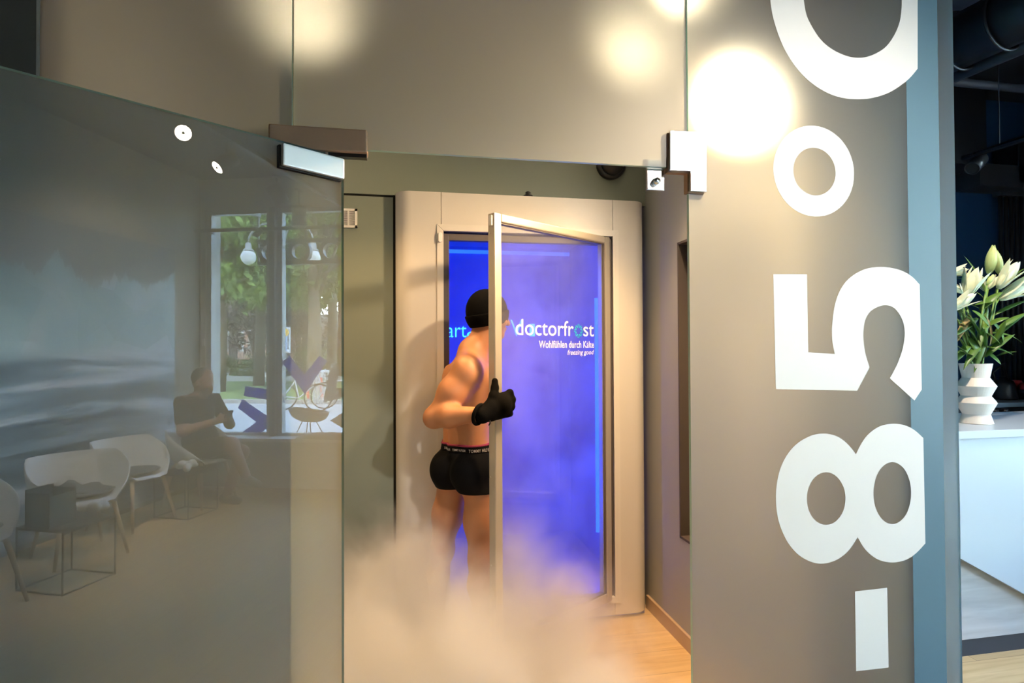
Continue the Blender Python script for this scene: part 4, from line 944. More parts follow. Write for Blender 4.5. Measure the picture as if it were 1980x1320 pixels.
# ================================================================== OUTSIDE THE SHOP WINDOW
struct(B((4.65, -60, -.08), (13.9, 30, -.02)).build('pavement', 'paving'), 'pale pavement outside the shop window')
struct(B((13.9, -60, -.08), (14.1, 30, .09)).build('kerb_strip', 'kerb'), 'stone kerb along the grass verge')
tag(B((14.1, -60, -.08), (24, 30, .04)).build('grass_verge', 'grass'), 'sunlit grass verge beyond the pavement', 'grass', kind='stuff')
struct(B((24, -60, -.08), (24.3, 30, .28)).build('verge_wall', 'kerb'), 'low wall behind the grass verge')
struct(B((24.3, -90, -.08), (95, 60, .02)).build('park_ground', mat('park_soil', (.36, .34, .30), .9, var=.2)), 'bright ground of the square')
def leaf_cloud(centres, n, size, rng, squash=.8):
    mb = MB(); vs = []; fs = []
    c = np.array([q[:3] for q in centres]); r = np.array([q[3] for q in centres]); w = r**2/np.sum(r**2)
    k = rng.choice(len(c), n, p=w); d = rng.normal(size=(n, 3)); d /= np.linalg.norm(d, axis=1)[:, None]
    P = c[k]+d*(r[k]*rng.uniform(.55, 1.0, n)**.5)[:, None]*np.array([1, 1, squash])
    a = rng.normal(size=(n, 3)); a /= np.linalg.norm(a, axis=1)[:, None]; b = np.cross(a, rng.normal(size=(n, 3))); b /= np.linalg.norm(b, axis=1)[:, None]
    s = size*rng.uniform(.6, 1.3, n)[:, None]
    V = np.stack([P-a*s, P+b*s*.5, P+a*s, P-b*s*.5], 1).reshape(-1, 3)
    mb.v = [tuple(x) for x in V]; mb.f = [(4*i, 4*i+1, 4*i+2, 4*i+3) for i in range(n)]; return mb
def tree(x, y, h, crown_r, label, m='foliage', n=2600, seed=1, trunk_r=.16, low=.40, size=.22):
    rng = np.random.default_rng(seed); t = thing('street_tree', label, 'tree', (x, y, 0), group='trees in the square outside')
    cs = [(x+rng.uniform(-.6, .6)*crown_r, y+rng.uniform(-.8, .8)*crown_r, h*low+rng.uniform(.05, .95)*h*(1-low), crown_r*rng.uniform(.35, .6)) for _ in range(14)]
    leaf_cloud(cs, n, size, rng).build('crown', m, t, normals=False)
    pts = [(x, y, 0), (x+.05, y+.05, h*.25), (x-.05, y, h*.5), (x, y+.1, h*.8)]
    MB().tube(pts, trunk_r, 10, rs=[trunk_r*1.2, trunk_r, trunk_r*.7, trunk_r*.3]).build('trunk', 'bark', t, True)
    for i in range(5):
        c = cs[i]; MB().tube([(x, y, h*(.3+.06*i)), ((x+c[0])/2, (y+c[1])/2, (h*(.36+.06*i)+c[2])/2), c[:3]], .05, 6, rs=[.07, .05, .02]).build('branch', 'bark', t, True)
    return t
def yo(px, X): return float(rx(px, 640, X)[1])
tree(17.5, yo(425, 17.5), 9, 2.6, 'big leafy tree with a dark trunk at the left of the mirrored window', 'foliage', 5200, 11, .17, .36, .17)
tree(21, yo(500, 21), 11, 3.4, 'tall light green tree filling the top of the left window pane', 'foliage_light', 5200, 12, .2, .40, .2)
tree(18.5, yo(605, 18.5), 9.5, 2.8, 'tall green tree with a thick trunk behind the second window pane', 'foliage', 5200, 13, .24, .38, .18)
tree(22, yo(640, 22), 12, 3.6, 'large sunlit tree at the right of the mirrored window', 'foliage_light', 5200, 14, .2, .30, .22)
tree(25.5, yo(490, 25.5), 4.6, 2.2, 'low plum-leaved tree with a bare twisting trunk', 'foliage_plum', 2200, 15, .14, .45, .14)
tree(26, yo(575, 26), 5.6, 2.4, 'plum-leaved tree behind the poster', 'foliage_plum', 2200, 16, .14, .35, .15)
tree(34, yo(450, 34), 15, 5.5, 'far green tree behind the left pane', 'foliage', 3400, 17, .25, .25, .38)
tree(36, yo(590, 36), 16, 6.0, 'far green tree behind the street lamp', 'foliage', 3400, 18, .25, .25, .38)
tree(30, yo(660, 30), 13, 5.0, 'far light green tree beside the pale house', 'foliage_light', 3000, 19, .25, .3, .34)
def shrub(px, X, r, h, label, seed):
    rng = np.random.default_rng(seed); y = yo(px, X); t = thing('shrub', label, 'shrub', (X, y, .02), group='clipped shrubs of the square')
    cs = [(X+rng.uniform(-.4, .4)*r, y+rng.uniform(-.6, .6)*r, .1+rng.uniform(.25, .7)*h, r*rng.uniform(.4, .6)) for _ in range(8)]
    leaf_cloud(cs, 1000, .09, rng).build('foliage', 'hedge_green', t, normals=False); MB().tube([(X, y, 0), (X, y, h*.6)], .05, 6).build('stem', 'bark', t)
shrub(425, 25.2, .9, 1.5, 'dark shrub at the foot of the leftmost tree', 21); shrub(490, 25.4, 1.1, 1.25, 'round shrub in the middle of the left pane', 22); shrub(600, 26.2, 1.7, 1.75, 'wide clipped shrub behind the bicycles', 23); shrub(560, 25, .7, .8, 'small shrub below the poster', 24)
# park fence
t = thing('park_fence', 'dark iron fence across the square', 'fence', (29, yo(540, 29), 0)); ya, yb = yo(400, 29), yo(680, 29)
MB().box((28.98, ya, 1.62), (29.02, yb, 1.66)).build('rail', 'black_metal', t); MB().box((28.98, ya, .25), (29.02, yb, .29)).build('rail', 'black_metal', t)
nb_ = 70; first = None
for i in range(nb_):
    y = ya+(yb-ya)*i/(nb_-1)
    if first is None: first = MB().box((28.99, y-.012, .02), (29.01, y+.012, 1.7)).build('bar', 'black_metal', t); y00 = y
    else:
        c = first.copy(); COL.objects.link(c); c.parent = t; c.location = (0, y-y00, 0)
# houses
def house(name, x, y0, y1, h, m, label, win, roof=None):
    t = thing(name, label, 'house', (x, (y0+y1)/2, 0)); B((x, y0, 0), (x+7, y1, h)).build('wall', m, t)
    for (a, b, z0, z1) in win:
        f = B((x-.06, y0+(y1-y0)*a, z0), (x+.02, y0+(y1-y0)*b, z1)).build('window', 'rack_white', t)
        B((x-.08, y0+(y1-y0)*a+.15, z0+.15), (x-.05, y0+(y1-y0)*b-.15, z1-.15)).build('pane', 'window_dark', f)
    B((x-.3, y0-.3, h), (x+7.3, y1+.3, h+.35)).build('roof', roof or 'kerb', t)
house('house', 44, yo(395, 44), yo(505, 44), 9, 'facade_brick', 'brick house behind the plum-leaved tree', [(.08, .22, 1.4, 3.2), (.3, .46, 1.4, 3.2), (.55, .7, 1.4, 3.2), (.78, .92, 1.4, 3.2), (.1, .3, 4.6, 6.4), (.4, .6, 4.6, 6.4), (.7, .9, 4.6, 6.4)])
house('house', 46, yo(618, 46), yo(690, 46), 4.2, 'facade_pink', 'low pale house with a white shutter at the right of the mirrored window', [(.22, .5, 1.2, 2.6), (.65, .9, 1.2, 2.6)])
# street lamp with two globes, and the poster on its post
LX = 14.6; ly = yo(549, LX); t = thing('street_lamp', 'street lamp with two white globes on an arched bracket', 'street lamp', (LX, ly, 0))
MB().tube([(LX, ly, 0), (LX, ly, 4.9)], .05, 10, rs=[.07, .045]).build('post', 'lamp_post', t, True)
g1, g2 = rx(480, 497, LX), rx(605, 497, LX)
for g, nme in ((g1, 'a'), (g2, 'b')):
    g = np.array(g); sgn = 1 if g[1] > ly else -1; ap = []
    for i in range(13):
        a = math.pi*i/12; ap.append((LX, ly+(g[1]-ly)*(.5-.5*math.cos(a)), g[2]+.42+.55*math.sin(a)))
    MB().tube(ap, .025, 8).build('arm', 'lamp_post', t, True)
    gl_ = MB().lathe([(.0001, -.235), (.10, -.21), (.19, -.12), (.225, 0), (.20, .11), (.14, .18), (.11, .2)], g, 20).build('globe', 'lamp_globe', t, True)
    MB().lathe([(.16, .17), (.15, .22), (.09, .26), (.09, .40), (.04, .44)], g, 16).build('lamp_cap', 'lamp_post', gl_, True)
pp0 = rx(536, 632, LX-.08); pp1 = rx(561, 682, LX-.08); t = thing('street_poster', 'small blue and yellow poster hung on the lamp post', 'poster', (LX-.1, ly, float(pp1[2])))
py0, py1, pz0, pz1 = float(pp0[1]), float(pp1[1]), float(pp1[2]), float(pp0[2])
B((LX-.10, py0, pz0), (LX-.07, py1, pz1)).build('board', 'poster_white', t)
B((LX-.104, py0+.01, pz0+.06), (LX-.1, py0+(py1-py0)*.78, pz1-.01)).build('print_blue', 'poster_blue', t)
MB().cyl((LX-.108, py0+(py1-py0)*.62, pz1-.16), (LX-.104, py0+(py1-py0)*.62, pz1-.16), .12, n=20).build('print_sun', 'poster_yellow', t)
MB().prism([(LX-.109, py0+(py1-py0)*q[0], pz0+(pz1-pz0)*q[1]) for q in ((.2, .1), (.5, .1), (.48, .45), (.42, .62), (.34, .62), (.22, .4))], [(LX-.106, py0+(py1-py0)*q[0], pz0+(pz1-pz0)*q[1]) for q in ((.2, .1), (.5, .1), (.48, .45), (.42, .62), (.34, .62), (.22, .4))]).build('print_figure', 'poster_dark', t)
MB().cyl((LX-.110, py0+(py1-py0)*.38, pz0+(pz1-pz0)*.68), (LX-.106, py0+(py1-py0)*.38, pz0+(pz1-pz0)*.68), .035, n=14).build('print_head', 'poster_red', t)
text_on('TYURMANAZ', lambda u, v: (LX-.1055, py0+(py1-py0)*.80+v, pz1-.06-u), fit=((pz1-pz0)*.78, (py1-py0)*.13), offset=.01).build('print_words', 'poster_dark', t, normals=False)
# shop sign hung outside: two rails carrying the letters d, o, c
GX = 4.95; t = thing('hanging_sign', 'dark cut-out letters doc hung between two rails outside the window', 'sign', tuple(rx(560, 488, GX)))
zr1, zr0 = float(rx(580, 466, GX)[2]), float(rx(580, 508, GX)[2]); ysg = [float(rx(x, 488, GX)[1]) for x in (499, 680)]
for z in (zr1, zr0): MB().box((GX-.03, ysg[0], z-.022), (GX+.03, ysg[1], z+.022)).build('rail', 'black_metal', t)
def ringpts(c, r, a0=0, a1=2*math.pi, n=28): return [(GX, c[0]+r*math.cos(a0+(a1-a0)*i/n), c[1]+r*math.sin(a0+(a1-a0)*i/n)) for i in range(n+1)]
zc = (zr0+zr1)/2; RR = (zr1-zr0)/2-.005
for px, a0, a1 in ((522, .2, 2*math.pi-.2), (580, 0, 2*math.pi), (640, .75, 2*math.pi-.75)):
    cpy = float(rx(px, 488, GX)[1])
    out = ringpts((cpy, zc), RR+.012, a0, a1); inn = ringpts((cpy, zc), RR-.035, a0, a1)
    mb = MB(); n = len(out); 
    for xo in (-.035, .035): mb.add([(p[0]+xo, p[1], p[2]) for p in out]+[(p[0]+xo, p[1], p[2]) for p in inn], [(i, i+1, n+i+1, n+i) for i in range(n-1)])
    mb.f += [(i, i+1, 2*n+i+1, 2*n+i) for i in range(n-1)]+[(n+i, n+i+1, 3*n+i+1, 3*n+i) for i in range(n-1)]; mb.build('letter', 'black_metal', t)
ds = float(rx(541, 488, GX)[1]); MB().box((GX-.035, ds-.02, zr0), (GX+.035, ds+.022, zr1+.13)).build('letter_stem', 'black_metal', t)
for y in ysg: MB().box((GX-.012, y-.008, zr0), (GX+.012, y+.008, zr1+.30)).build('hanger', 'black_metal', t)
MB().box((4.62, ysg[0]-.02, zr1+.30), (GX+.02, ysg[0]+.02, zr1+.33)).build('wall_arm', 'black_metal', t)
# black bowl chair on the pavement
px_ = rz(597, 846, 0.0); t = thing('bowl_chair', 'low black bowl chair on thin legs standing on the pavement', 'chair', (float(px_[0]), float(px_[1]), -.02))
def bowl(u, v):
    a = 2*math.pi*u; r = .31*math.sin(v*math.pi/2); return (r*math.sin(a)*1.0, r*math.cos(a)*1.05, .30+.20*(1-math.cos(v*math.pi/2))**1.2+.05*v*math.cos(a+2.6))
MB().grid(bowl, 30, 10, True).build('bowl_seat', 'black_matte', t, True, world=False, solid=.02)
for a in (.6, 2.2, 3.8, 5.3): MB().tube([(.10*math.sin(a), .10*math.cos(a), .33), (.26*math.sin(a), .27*math.cos(a), 0)], .009, 8).build('leg', 'black_metal', t, world=False)
# bicycles and their racks
def bicycle(px, py, rot, label, seed):
    q = rz(px, py, 0); t = thing('bicycle', label, 'bicycle', (float(q[0]), float(q[1]), -.02), rot, 'bicycles parked by the verge')
    R = .33
    for cx in (-.5, .5):
        pts = [(cx+R*math.cos(a), 0, R+.015+R*math.sin(a)) for a in [2*math.pi*i/24 for i in range(25)]]
        w = MB().tube(pts, .018, 6, cap=False).build('wheel', 'rubber', t, True, world=False)
        m = MB()
        for i in range(8): a = math.pi*i/8; m.tube([(cx+R*math.cos(a), 0, R+.015+R*math.sin(a)), (cx-R*math.cos(a), 0, R+.015-R*math.sin(a))], .003, 4)
        m.build('spokes', 'chrome', w, world=False)
    fr = [((-.5, .345), (-.12, .30)), ((-.12, .30), (-.22, .78)), ((-.22, .74), (.36, .78)), ((-.12, .30), (.38, .72)), ((-.5, .345), (-.21, .72)), ((.5, .345), (.35, .86))]
    m = MB()
    for a, b in fr: m.tube([(a[0], 0, a[1]), (b[0], 0, b[1])], .017, 8)
    m.build('frame', 'rack_white', t, world=False)
    MB().tube([(.30, -.26, 1.0), (.36, -.18, .96), (.345, 0, .92), (.36, .18, .96), (.30, .26, 1.0)], .014, 8).build('handlebar', 'chrome', t, world=False)
    MB().lathe([(.0001, 0), (.07, .01), (.09, .03), (.03, .05)], (-.24, 0, .84), 12).build('saddle', 'rubber', t, True, world=False)
bicycle(587, 790, math.radians(65), 'white bicycle parked against the racks behind the second pane', 1); bicycle(655, 793, math.radians(75), 'bicycle parked at the right edge of the mirrored window', 2)
for i, px in enumerate((600, 611, 617, 627)):
    q = rz(px, 781, 0); x, y = float(q[0]), float(q[1]); t = thing('bicycle_rack', ['red and white bicycle stand nearest the bicycle', 'slim white bicycle stand left of its twin', 'slim white bicycle stand right of its twin', 'red and white bicycle stand farthest from the bicycle'][i], 'bicycle stand', (x, y, -.02), group='bicycle stands by the verge')
    MB().tube([(x, y-.05, 0), (x, y-.09, .75), (x, y-.06, .88), (x, y, .90)]+[(x+.5, y, .90), (x+.56, y, .8), (x+.6, y, 0)], .035, 8).build('hoop', 'rack_white', t, True)
    if i in (0, 3): MB().tube([(x-.02, y-.06, .15), (x-.02, y-.095, .74)], .04, 8).build('red_band', 'rack_red', t)

# ================================================================== BAR BEYOND THE GLASS FRONT
BY = .75
ct = thing('bar_counter', 'white angular bar counter over a grey oak base', 'counter', (3.6, 1.0, 0))
zt0, zt1 = 1.062, 1.100
B((1.95, BY-.012, zt0), (4.95, 1.38, zt1)).build('worktop', 'counter_white', ct, bevel=.003)
d0 = at(1858, 1080, BY); d1 = at(1975, 1145, BY); sl = (d1[2]-d0[2])/(d1[0]-d0[0])
xa, xb = 1.95, 4.0; za = d0[2]+sl*(xa-d0[0]); zb = max(.02, d0[2]+sl*(xb-d0[0]))
xb = d0[0]+(.03-d0[2])/sl
A = [(xa, BY, za), (xb, BY, .03), (4.95, BY, .03), (4.95, BY, zt0-.001), (xa, BY, zt0-.001)]
MB().prism(A, [(x, BY+.03, z) for x, _, z in A]).build('front_panel', 'counter_white', ct)
B((1.97, BY+.045, .085), (4.9, BY+.075, zt0-.002)).build('base_panel', 'grey_oak', ct)
B((1.97, BY+.055, 0), (4.9, BY+.085, .085)).build('toe_kick', mat('toe_black', (.03, .035, .045), .5), ct)
# vase with lilies
vb = at(1888, 829, .97); vx, vy = float(vb[0]), .97; vz = zt1+.0005; pxm = 1117.8/(np.dot(np.array([vx, vy, 1.1])-CAM, _fw))
def h(y): return vz+(829-y)/pxm
va = thing('vase', 'white zigzag ceramic vase on the bar counter', 'vase', (vx, vy, vz))
prof = [(27.5, 829), (22.5, 811), (33, 789), (24, 776), (33, 757), (22, 741), (27, 714)]
pr = [(a/pxm*.985, h(b)-vz) for a, b in prof]; pr = [(pr[0][0]*.97, 0)]+[(pr[0][0], .002)]+pr[1:]
inner = [(pr[-1][0]-.006, pr[-1][1]), (pr[-2][0]-.006, pr[-2][1]+.004), (.001, pr[-2][1])]
MB().lathe(pr+inner, (vx, vy, vz), 40).build('vessel', 'ceramic', va)
def blade(p0, d, up, ln, w, curl, n=9):                        # lance-shaped leaf with a folded middle
    d = Vector(d).normalized(); up = Vector(up); sd = d.cross(up).normalized(); up = sd.cross(d); P = Vector(p0); mb = MB(); vs = []
    for i in range(n):
        t = i/(n-1); wd = w*math.sin(math.pi*min(1, .06+t*.94))**.8*(1-.25*t); a = curl*t; dd = d*math.cos(a)-up*math.sin(a); c = P; nrm = up*math.cos(a)+d*math.sin(a)
        vs += [c+sd*wd+nrm*wd*.28, c, c-sd*wd+nrm*wd*.28]; P = P+dd*(ln/(n-1))
    mb.add(vs, [f for i in range(n-1) for f in ((3*i, 3*i+1, 3*i+4, 3*i+3), (3*i+1, 3*i+2, 3*i+5, 3*i+4))]); return mb
ly_ = thing('lily_bouquet', 'bouquet of white lilies and long green leaves in the zigzag vase', 'flowers', (vx, vy, vz+.25))
rngl = np.random.default_rng(5)
def pt(px, py, Y): return at(px, py, Y)
flowers = [(1879, 545, .97, 'open', 80, .17), (1863, 582, .93, 'open', 45, .13), (1852, 525, 1.02, 'open', 20, .10), (1917, 500, .99, 'bud', 95, .15), (1929, 505, 1.03, 'bud', 112, .13), (1950, 530, .95, 'open', 65, .16), (1965, 560, .96, 'open', 35, .17), (1900, 548, 1.05, 'open', 130, .10), (1922, 545, 1.0, 'open', 60, .08), (1851, 558, .98, 'open', 150, .08), (1915, 540, .94, 'bud', 70, .06)]
top = Vector((vx, vy, h(714)-.02))
for (px, py, Y, kind, ang, ln) in flowers:
    c = Vector(pt(px, py, Y)); a = math.radians(ang); d = Vector(_r)*math.cos(a)+Vector(_u)*math.sin(a)+Vector((0, -.25, 0)); d.normalize(); base = c-d*ln*.55
    st = MB().tube([top+Vector((rngl.uniform(-.02, .02), rngl.uniform(-.02, .02), 0)), top.lerp(base, .5)+Vector((rngl.uniform(-.02, .02), rngl.uniform(-.02, .02), .03)), base], .0045, 7, rs=[.006, .005, .0035]).build('stem', 'lily_stem', ly_, True)
    m = 'lily_bud' if kind == 'bud' else 'lily_white'; q = d.to_track_quat('Z', 'Y').to_matrix()
    fl_ = MB().lathe([(.004, 0), (ln*.13, ln*.18), (ln*.18, ln*.45), (ln*.15, ln*.72), (ln*.06, ln*.94), (.001, ln)], base, 12, q).build('bloom', m, ly_, True)
    mb = MB(); spread = .10 if kind == 'bud' else .20
    for k in range(6):
        b = math.pi*2*k/6+.3; sd = q @ Vector((math.cos(b), math.sin(b), 0)); dd = (d+sd*spread).normalized()
        p_ = blade(base+sd*ln*.05+d*ln*.02, dd, sd, ln*1.02, ln*.15, .25 if (kind == 'bud' or k % 2) else -.35, 8); mb.add(p_.v, p_.f)
    mb.build('petal', m, fl_, True, normals=False, solid=.001)
leaves = [(1895, 640, 1935, 655, .90, .026), (1880, 600, 1915, 625, .91, .026), (1870, 650, 1905, 690, .91, .022), (1900, 660, 1870, 690, .90, .024), (1915, 620, 1955, 655, .92, .022), (1875, 610, 1852, 650, .92, .022), (1885, 590, 1920, 580, .95, .02), (1905, 610, 1930, 660, .93, .022), (1925, 640, 1980, 600, .95, .020), (1920, 655, 1985, 592, .96, .022), (1905, 690, 1955, 640, .93, .024), (1900, 670, 1958, 676, .94, .022), (1890, 615, 1855, 640, .93, .024), (1895, 600, 1932, 560, .94, .028), (1900, 720, 1890, 620, .91, .026), (1895, 690, 1900, 590, .92, .028), (1870, 690, 1850, 620, .93, .022), (1880, 700, 1853, 660, .92, .026), (1885, 640, 1850, 600, .95, .020), (1910, 630, 1945, 610, .92, .024), (1905, 645, 1985, 640, .95, .018), (1890, 715, 1868, 670, .91, .022), (1915, 600, 1900, 560, .97, .020), (1880, 660, 1850, 690, .93, .024), (1895, 705, 1915, 640, .90, .022), (1920, 610, 1985, 575, 1.0, .016), (1900, 600, 1855, 575, 1.0, .018), (1905, 680, 1935, 700, .95, .024), (1880, 620, 1862, 560, .98, .014), (1912, 590, 1892, 500, 1.02, .012), (1930, 560, 1975, 515, 1.0, .012), (1895, 650, 1870, 600, .90, .026), (1915, 665, 1948, 625, .91, .024), (1885, 680, 1912, 600, .96, .022), (1868, 640, 1845, 560, 1.0, .014), (1905, 625, 1895, 700, .89, .026), (1925, 690, 1960, 675, .97, .02), (1900, 560, 1855, 520, 1.02, .010)]
for i, (x0, y0, x1, y1, Y, w) in enumerate(leaves):
    y0 = min(y0, 700); a = Vector(pt(x0, y0, max(Y+.03, .955))); b = Vector(pt(x1, y1, Y-.02)); d = b-a; ln = d.length
    blade(a, d, Vector((rngl.uniform(-.5, .5), -.5, .8)), ln*1.12, w*.85, rngl.uniform(.2, .8)).build('leaf', 'dry_leaf' if i in (5, 7) else 'lily_leaf', ly_, True, normals=False, solid=.0006)
for px in (1878, 1890, 1900): MB().tube([top+Vector((0, 0, -.06)), Vector(pt(px, 700, .95)), Vector(pt(1880+(px-1890)*2.2, 620, .96))], .006, 8).build('stem', 'lily_stem', ly_, True)
# back counter, kettle, fruit
bc = thing('back_counter', 'dark back counter with a pale steel top and round knobs', 'counter', (3.9, 1.75, 0))
zk = float(at(1940, 778, 1.62)[2]); B((2.0, 1.60, zk-.03), (4.98, 2.06, zk)).build('worktop', mat('steel_top', (.25, .33, .40), .3, metal=.7), bc, bevel=.003)
B((2.0, 1.62, 0), (4.98, 2.06, zk-.031)).build('cabinet', 'black_metal', bc)
for px in (1903, 1918, 1938): k = at(px, 795, 1.62); MB().cyl((k[0], 1.62, k[2]), (k[0], 1.585, k[2]), .022, .018, 14).build('knob', 'black_metal', bc, True)
kp = at(1941, 765, 1.82); kt = thing('kettle', 'black kettle standing on the back counter', 'kettle', (float(kp[0]), 1.82, zk+.0005))
MB().lathe([(.075, 0), (.08, .01), (.066, .10), (.055, .13), (.02, .14), (.02, .155), (.001, .158)], (kp[0], 1.82, zk+.0005), 24).build('body', 'black_metal', kt, True)
MB().tube([(kp[0]-.06, 1.82, zk+.11), (kp[0]-.09, 1.82, zk+.19), (kp[0], 1.82, zk+.25), (kp[0]+.03, 1.82, zk+.14)], .008, 8).build('handle', 'black_metal', kt, True)
fb = at(1985, 758, 1.82); fx = float(fb[0]); bw = thing('fruit_bowl', 'dark bowl at the right edge of the picture', 'bowl', (fx, 1.82, zk+.0005))
MB().lathe([(.05, 0), (.11, .04), (.13, .07), (.12, .07), (.10, .045), (.001, .015)], (fx, 1.82, zk+.0005), 28).build('dish', 'black_metal', bw, True)
for i, (dx, dy, dz, m, lb) in enumerate(((-.05, -.03, .085, 'fruit_red', 'red apple at the front of the dark bowl'), (.03, .0, .09, 'fruit_yellow', 'yellow apple in the dark bowl'), (-.02, .05, .10, 'fruit_red', 'red apple at the back of the dark bowl'))):
    a = thing('apple', lb, 'apple', (fx+dx, 1.82+dy, zk+dz-.03), group='apples in the dark bowl'); MB().lathe([(.004, -.030), (.022, -.034), (.038, -.01), (.038, .012), (.024, .032), (.006, .026)], (fx+dx, 1.82+dy, zk+dz), 18).build('fruit', m, a, True); MB().tube([(fx+dx, 1.82+dy, zk+dz+.022), (fx+dx+.004, 1.82+dy, zk+dz+.045)], .002, 5).build('stalk', 'bark', a)
# black column radiator
rd = thing('radiator', 'tall black column radiator on the navy wall', 'radiator', (4.6, 2.05, 1.1)); xr0 = float(at(1936, 500, 2.03)[0]); dxr = float(at(1946.5, 500, 2.03)[0])-xr0
zr_t = float(at(1930, 378, 2.03)[2])
mat('radiator_black', (.035, .035, .04), .3, var=.1)
for i in range(9):
    MB().tube([(xr0+dxr*i, 2.03, zk+.05), (xr0+dxr*i, 2.03, zr_t)], dxr*.27, 10).build('column', 'radiator_black', rd, True)
MB().box((xr0-.03, 2.0, zr_t-.005), (xr0+dxr*8.6, 2.07, zr_t+.05)).build('header', 'radiator_black', rd, bevel=.01); MB().box((xr0-.03, 2.0, zk+.03), (xr0+dxr*8.6, 2.07, zk+.07)).build('header', 'radiator_black', rd, bevel=.01)
B((xr0+.0, 1.9, zr_t+.06), (xr0+.36, 2.08, zr_t+.40)).build('fan_box', 'black_metal', rd, bevel=.01)
# overhead pipes, duct, track and spotlight
pa = lambda px, py, Y: tuple(map(float, at(px, py, Y)))
t = thing('ventilation_duct', 'thick dark duct crossing under the bar ceiling', 'duct', pa(1900, 60, 1.4)); 
a0, a1 = at_z(1845, 85, 3.12), at_z(1980, 20, 3.12); dd = a1-a0
MB().tube([a0-dd*1.2, a1+dd*2.5], .14, 18).build('pipe', 'black_metal', t, True)
for k in (.1, .75): ring(a0+dd*k, dd/np.linalg.norm(dd), .152, .008, 'band', 'black_metal', t)
t = thing('heating_pipe', 'slim dark pipe running under the ceiling duct', 'pipe', pa(1900, 125, 1.45)); a0, a1 = at_z(1845, 148, 3.0), at_z(1980, 90, 3.0); dd = a1-a0
MB().tube([a0-dd*1.0, a1+dd*2], .035, 12).build('pipe', 'radiator_black', t, True)
t = thing('conduit_pipe', 'grey-black conduit crossing level above the track', 'pipe', pa(1900, 165, 1.6)); a0, a1 = np.array(pa(1845, 158, 1.6)), np.array(pa(1980, 172, 1.6)); dd = a1-a0
MB().tube([a0-dd*.6, a1+dd*1.2], .028, 12).build('pipe', mat('conduit_grey', (.06, .06, .07), .5), t, True)
t = thing('beam_box', 'dark boxed beam above the navy wall', 'beam', pa(1880, 280, 1.9)); b0 = pa(1842, 320, 1.9); b1 = pa(1893, 190, 1.9); B((b0[0]-.3, 1.85, b0[2]), (b1[0], 2.09, 3.38)).build('box', 'black_metal', t); B((b1[0], 1.9, pa(1893, 362, 1.95)[2]), (b1[0]+.9, 2.09, pa(1893, 320, 1.95)[2])).build('ledge', mat('ledge_grey', (.03, .03, .035), .6), t)
a0, a1 = at_z(1880, 300, 2.72), at_z(1980, 268, 2.72); dd = a1-a0
t = thing('bar_track', 'black ceiling track above the bar', 'light track', tuple(a0)); MB().tube([a0-dd*.2, a1+dd*.8], .018, 8).build('rail', 'black_metal', t); MB().tube([a0+dd*.55, a0+dd*.55+V3(0, 0, 3.4-(a0+dd*.55)[2])], .003, 6).build('hanger', 'radiator_black', t)
sl_ = Vector(a0+dd*.06)+Vector((-.05, -.02, -.10)); spotlight('bar_spotlight', sl_, sl_+Vector((-.62, -.2, -.45)), 'black spotlight on the track above the lilies', lens=None, r=.042, ln=.15, top=float(a0[2])+.005)
# warm lamps over the bar
for loc, aim, e in (((2.5, .2, 3.2), (2.9, .95, 1.1), 80),):
    spot(loc, aim, e, (1, .86, .68), 60, .9, .05)

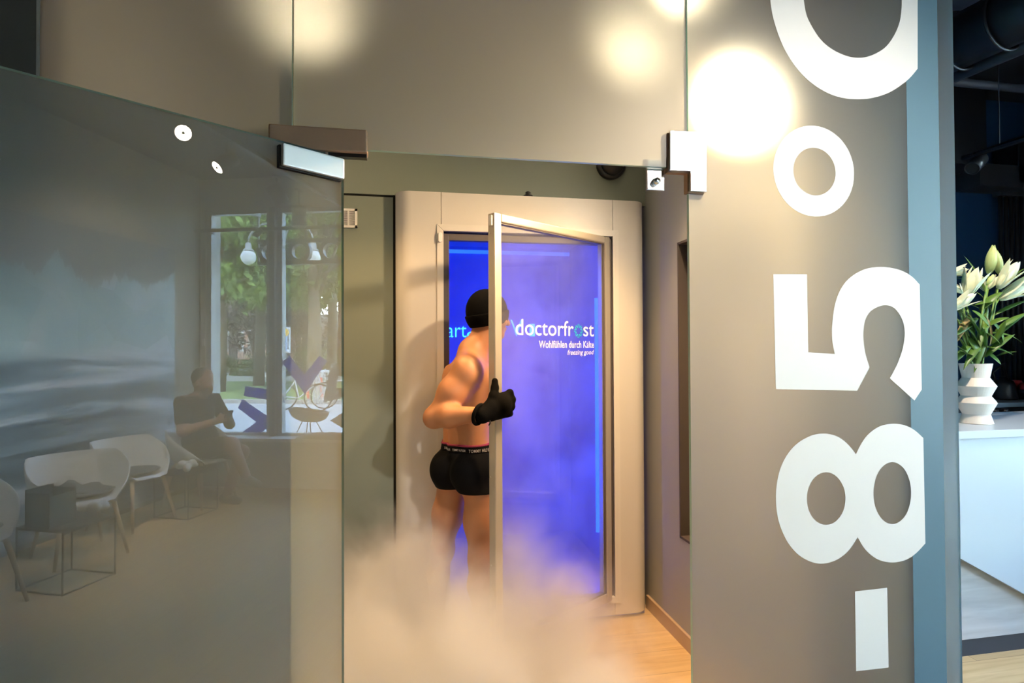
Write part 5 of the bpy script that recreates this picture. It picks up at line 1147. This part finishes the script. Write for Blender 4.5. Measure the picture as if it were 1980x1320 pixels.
# ================================================================== MIST
def mist_material(name, col, dens, scale, height=None, aniso=.25):
    m, nt, out = nodes(name)
    vs = N(nt, 'ShaderNodeVolumeScatter', i_Anisotropy=aniso); vs.inputs['Color'].default_value = c4(col); L(nt, vs.outputs[0], out.inputs['Volume'])
    geo = N(nt, 'ShaderNodeNewGeometry'); sp = N(nt, 'ShaderNodeSeparateXYZ'); L(nt, geo.outputs['Position'], sp.inputs[0])
    mp = N(nt, 'ShaderNodeMapping', i_Scale=(1, 1, .8)); L(nt, geo.outputs['Position'], mp.inputs[0])
    nz = N(nt, 'ShaderNodeTexNoise', i_Scale=scale, i_Detail=4.0, i_Roughness=.55, i_Distortion=.5); L(nt, mp.outputs[0], nz.inputs['Vector'])
    def M(op, a, b, cl=False):
        n = N(nt, 'ShaderNodeMath', operation=op, use_clamp=cl)
        for i, x in enumerate((a, b)):
            if isinstance(x, (int, float)): n.inputs[i].default_value = x
            else: L(nt, x, n.inputs[i])
        return n.outputs[0]
    if height:
        # the cloud spills from the open cabin: tallest at its doorway, sinking towards the right-hand wall
        rp = N(nt, 'ShaderNodeMapRange', interpolation_type='SMOOTHSTEP'); L(nt, sp.outputs[0], rp.inputs[0])
        rp.inputs[1].default_value = .45; rp.inputs[2].default_value = 1.3; rp.inputs[3].default_value = height[0]; rp.inputs[4].default_value = height[1]
        top = M('ADD', rp.outputs[0], M('MULTIPLY', M('SUBTRACT', nz.outputs[0], .5), 1.25))
        k = M('DIVIDE', M('SUBTRACT', top, sp.outputs[2]), .5, True)
        L(nt, M('MULTIPLY', M('MULTIPLY', k, k), dens), vs.inputs['Density'])
    else:
        k = M('MULTIPLY', M('SUBTRACT', nz.outputs[0], .43), 5.0, True); rq = N(nt, 'ShaderNodeMapRange', interpolation_type='SMOOTHSTEP'); L(nt, sp.outputs[0], rq.inputs[0]); rq.inputs[1].default_value = .35; rq.inputs[2].default_value = .95; rq.inputs[3].default_value = .15; rq.inputs[4].default_value = 1.0
        L(nt, M('MULTIPLY', M('MULTIPLY', k, dens), rq.outputs[0]), vs.inputs['Density'])
    return m
mm = mist_material('cold_mist', (.97, .97, .98), 6.0, 3.0, (.76, .20)); mm.cycles.volume_step_rate = 1.0
tag(B((-.85, .03, .004), (1.38, 1.50, 1.05)).build('mist', mm), 'white cold mist rolling over the floor in front of the cabin', 'mist', kind='stuff')
mm = mist_material('cabin_mist', (.9, .93, 1), 1.8, 2.3); mm.cycles.volume_step_rate = 2.0
tag(B((.02, 1.64, .06), (1.31, 2.86, 2.28)).build('cabin_mist', mm), 'blue-lit mist hanging inside the cabin', 'mist', kind='stuff')
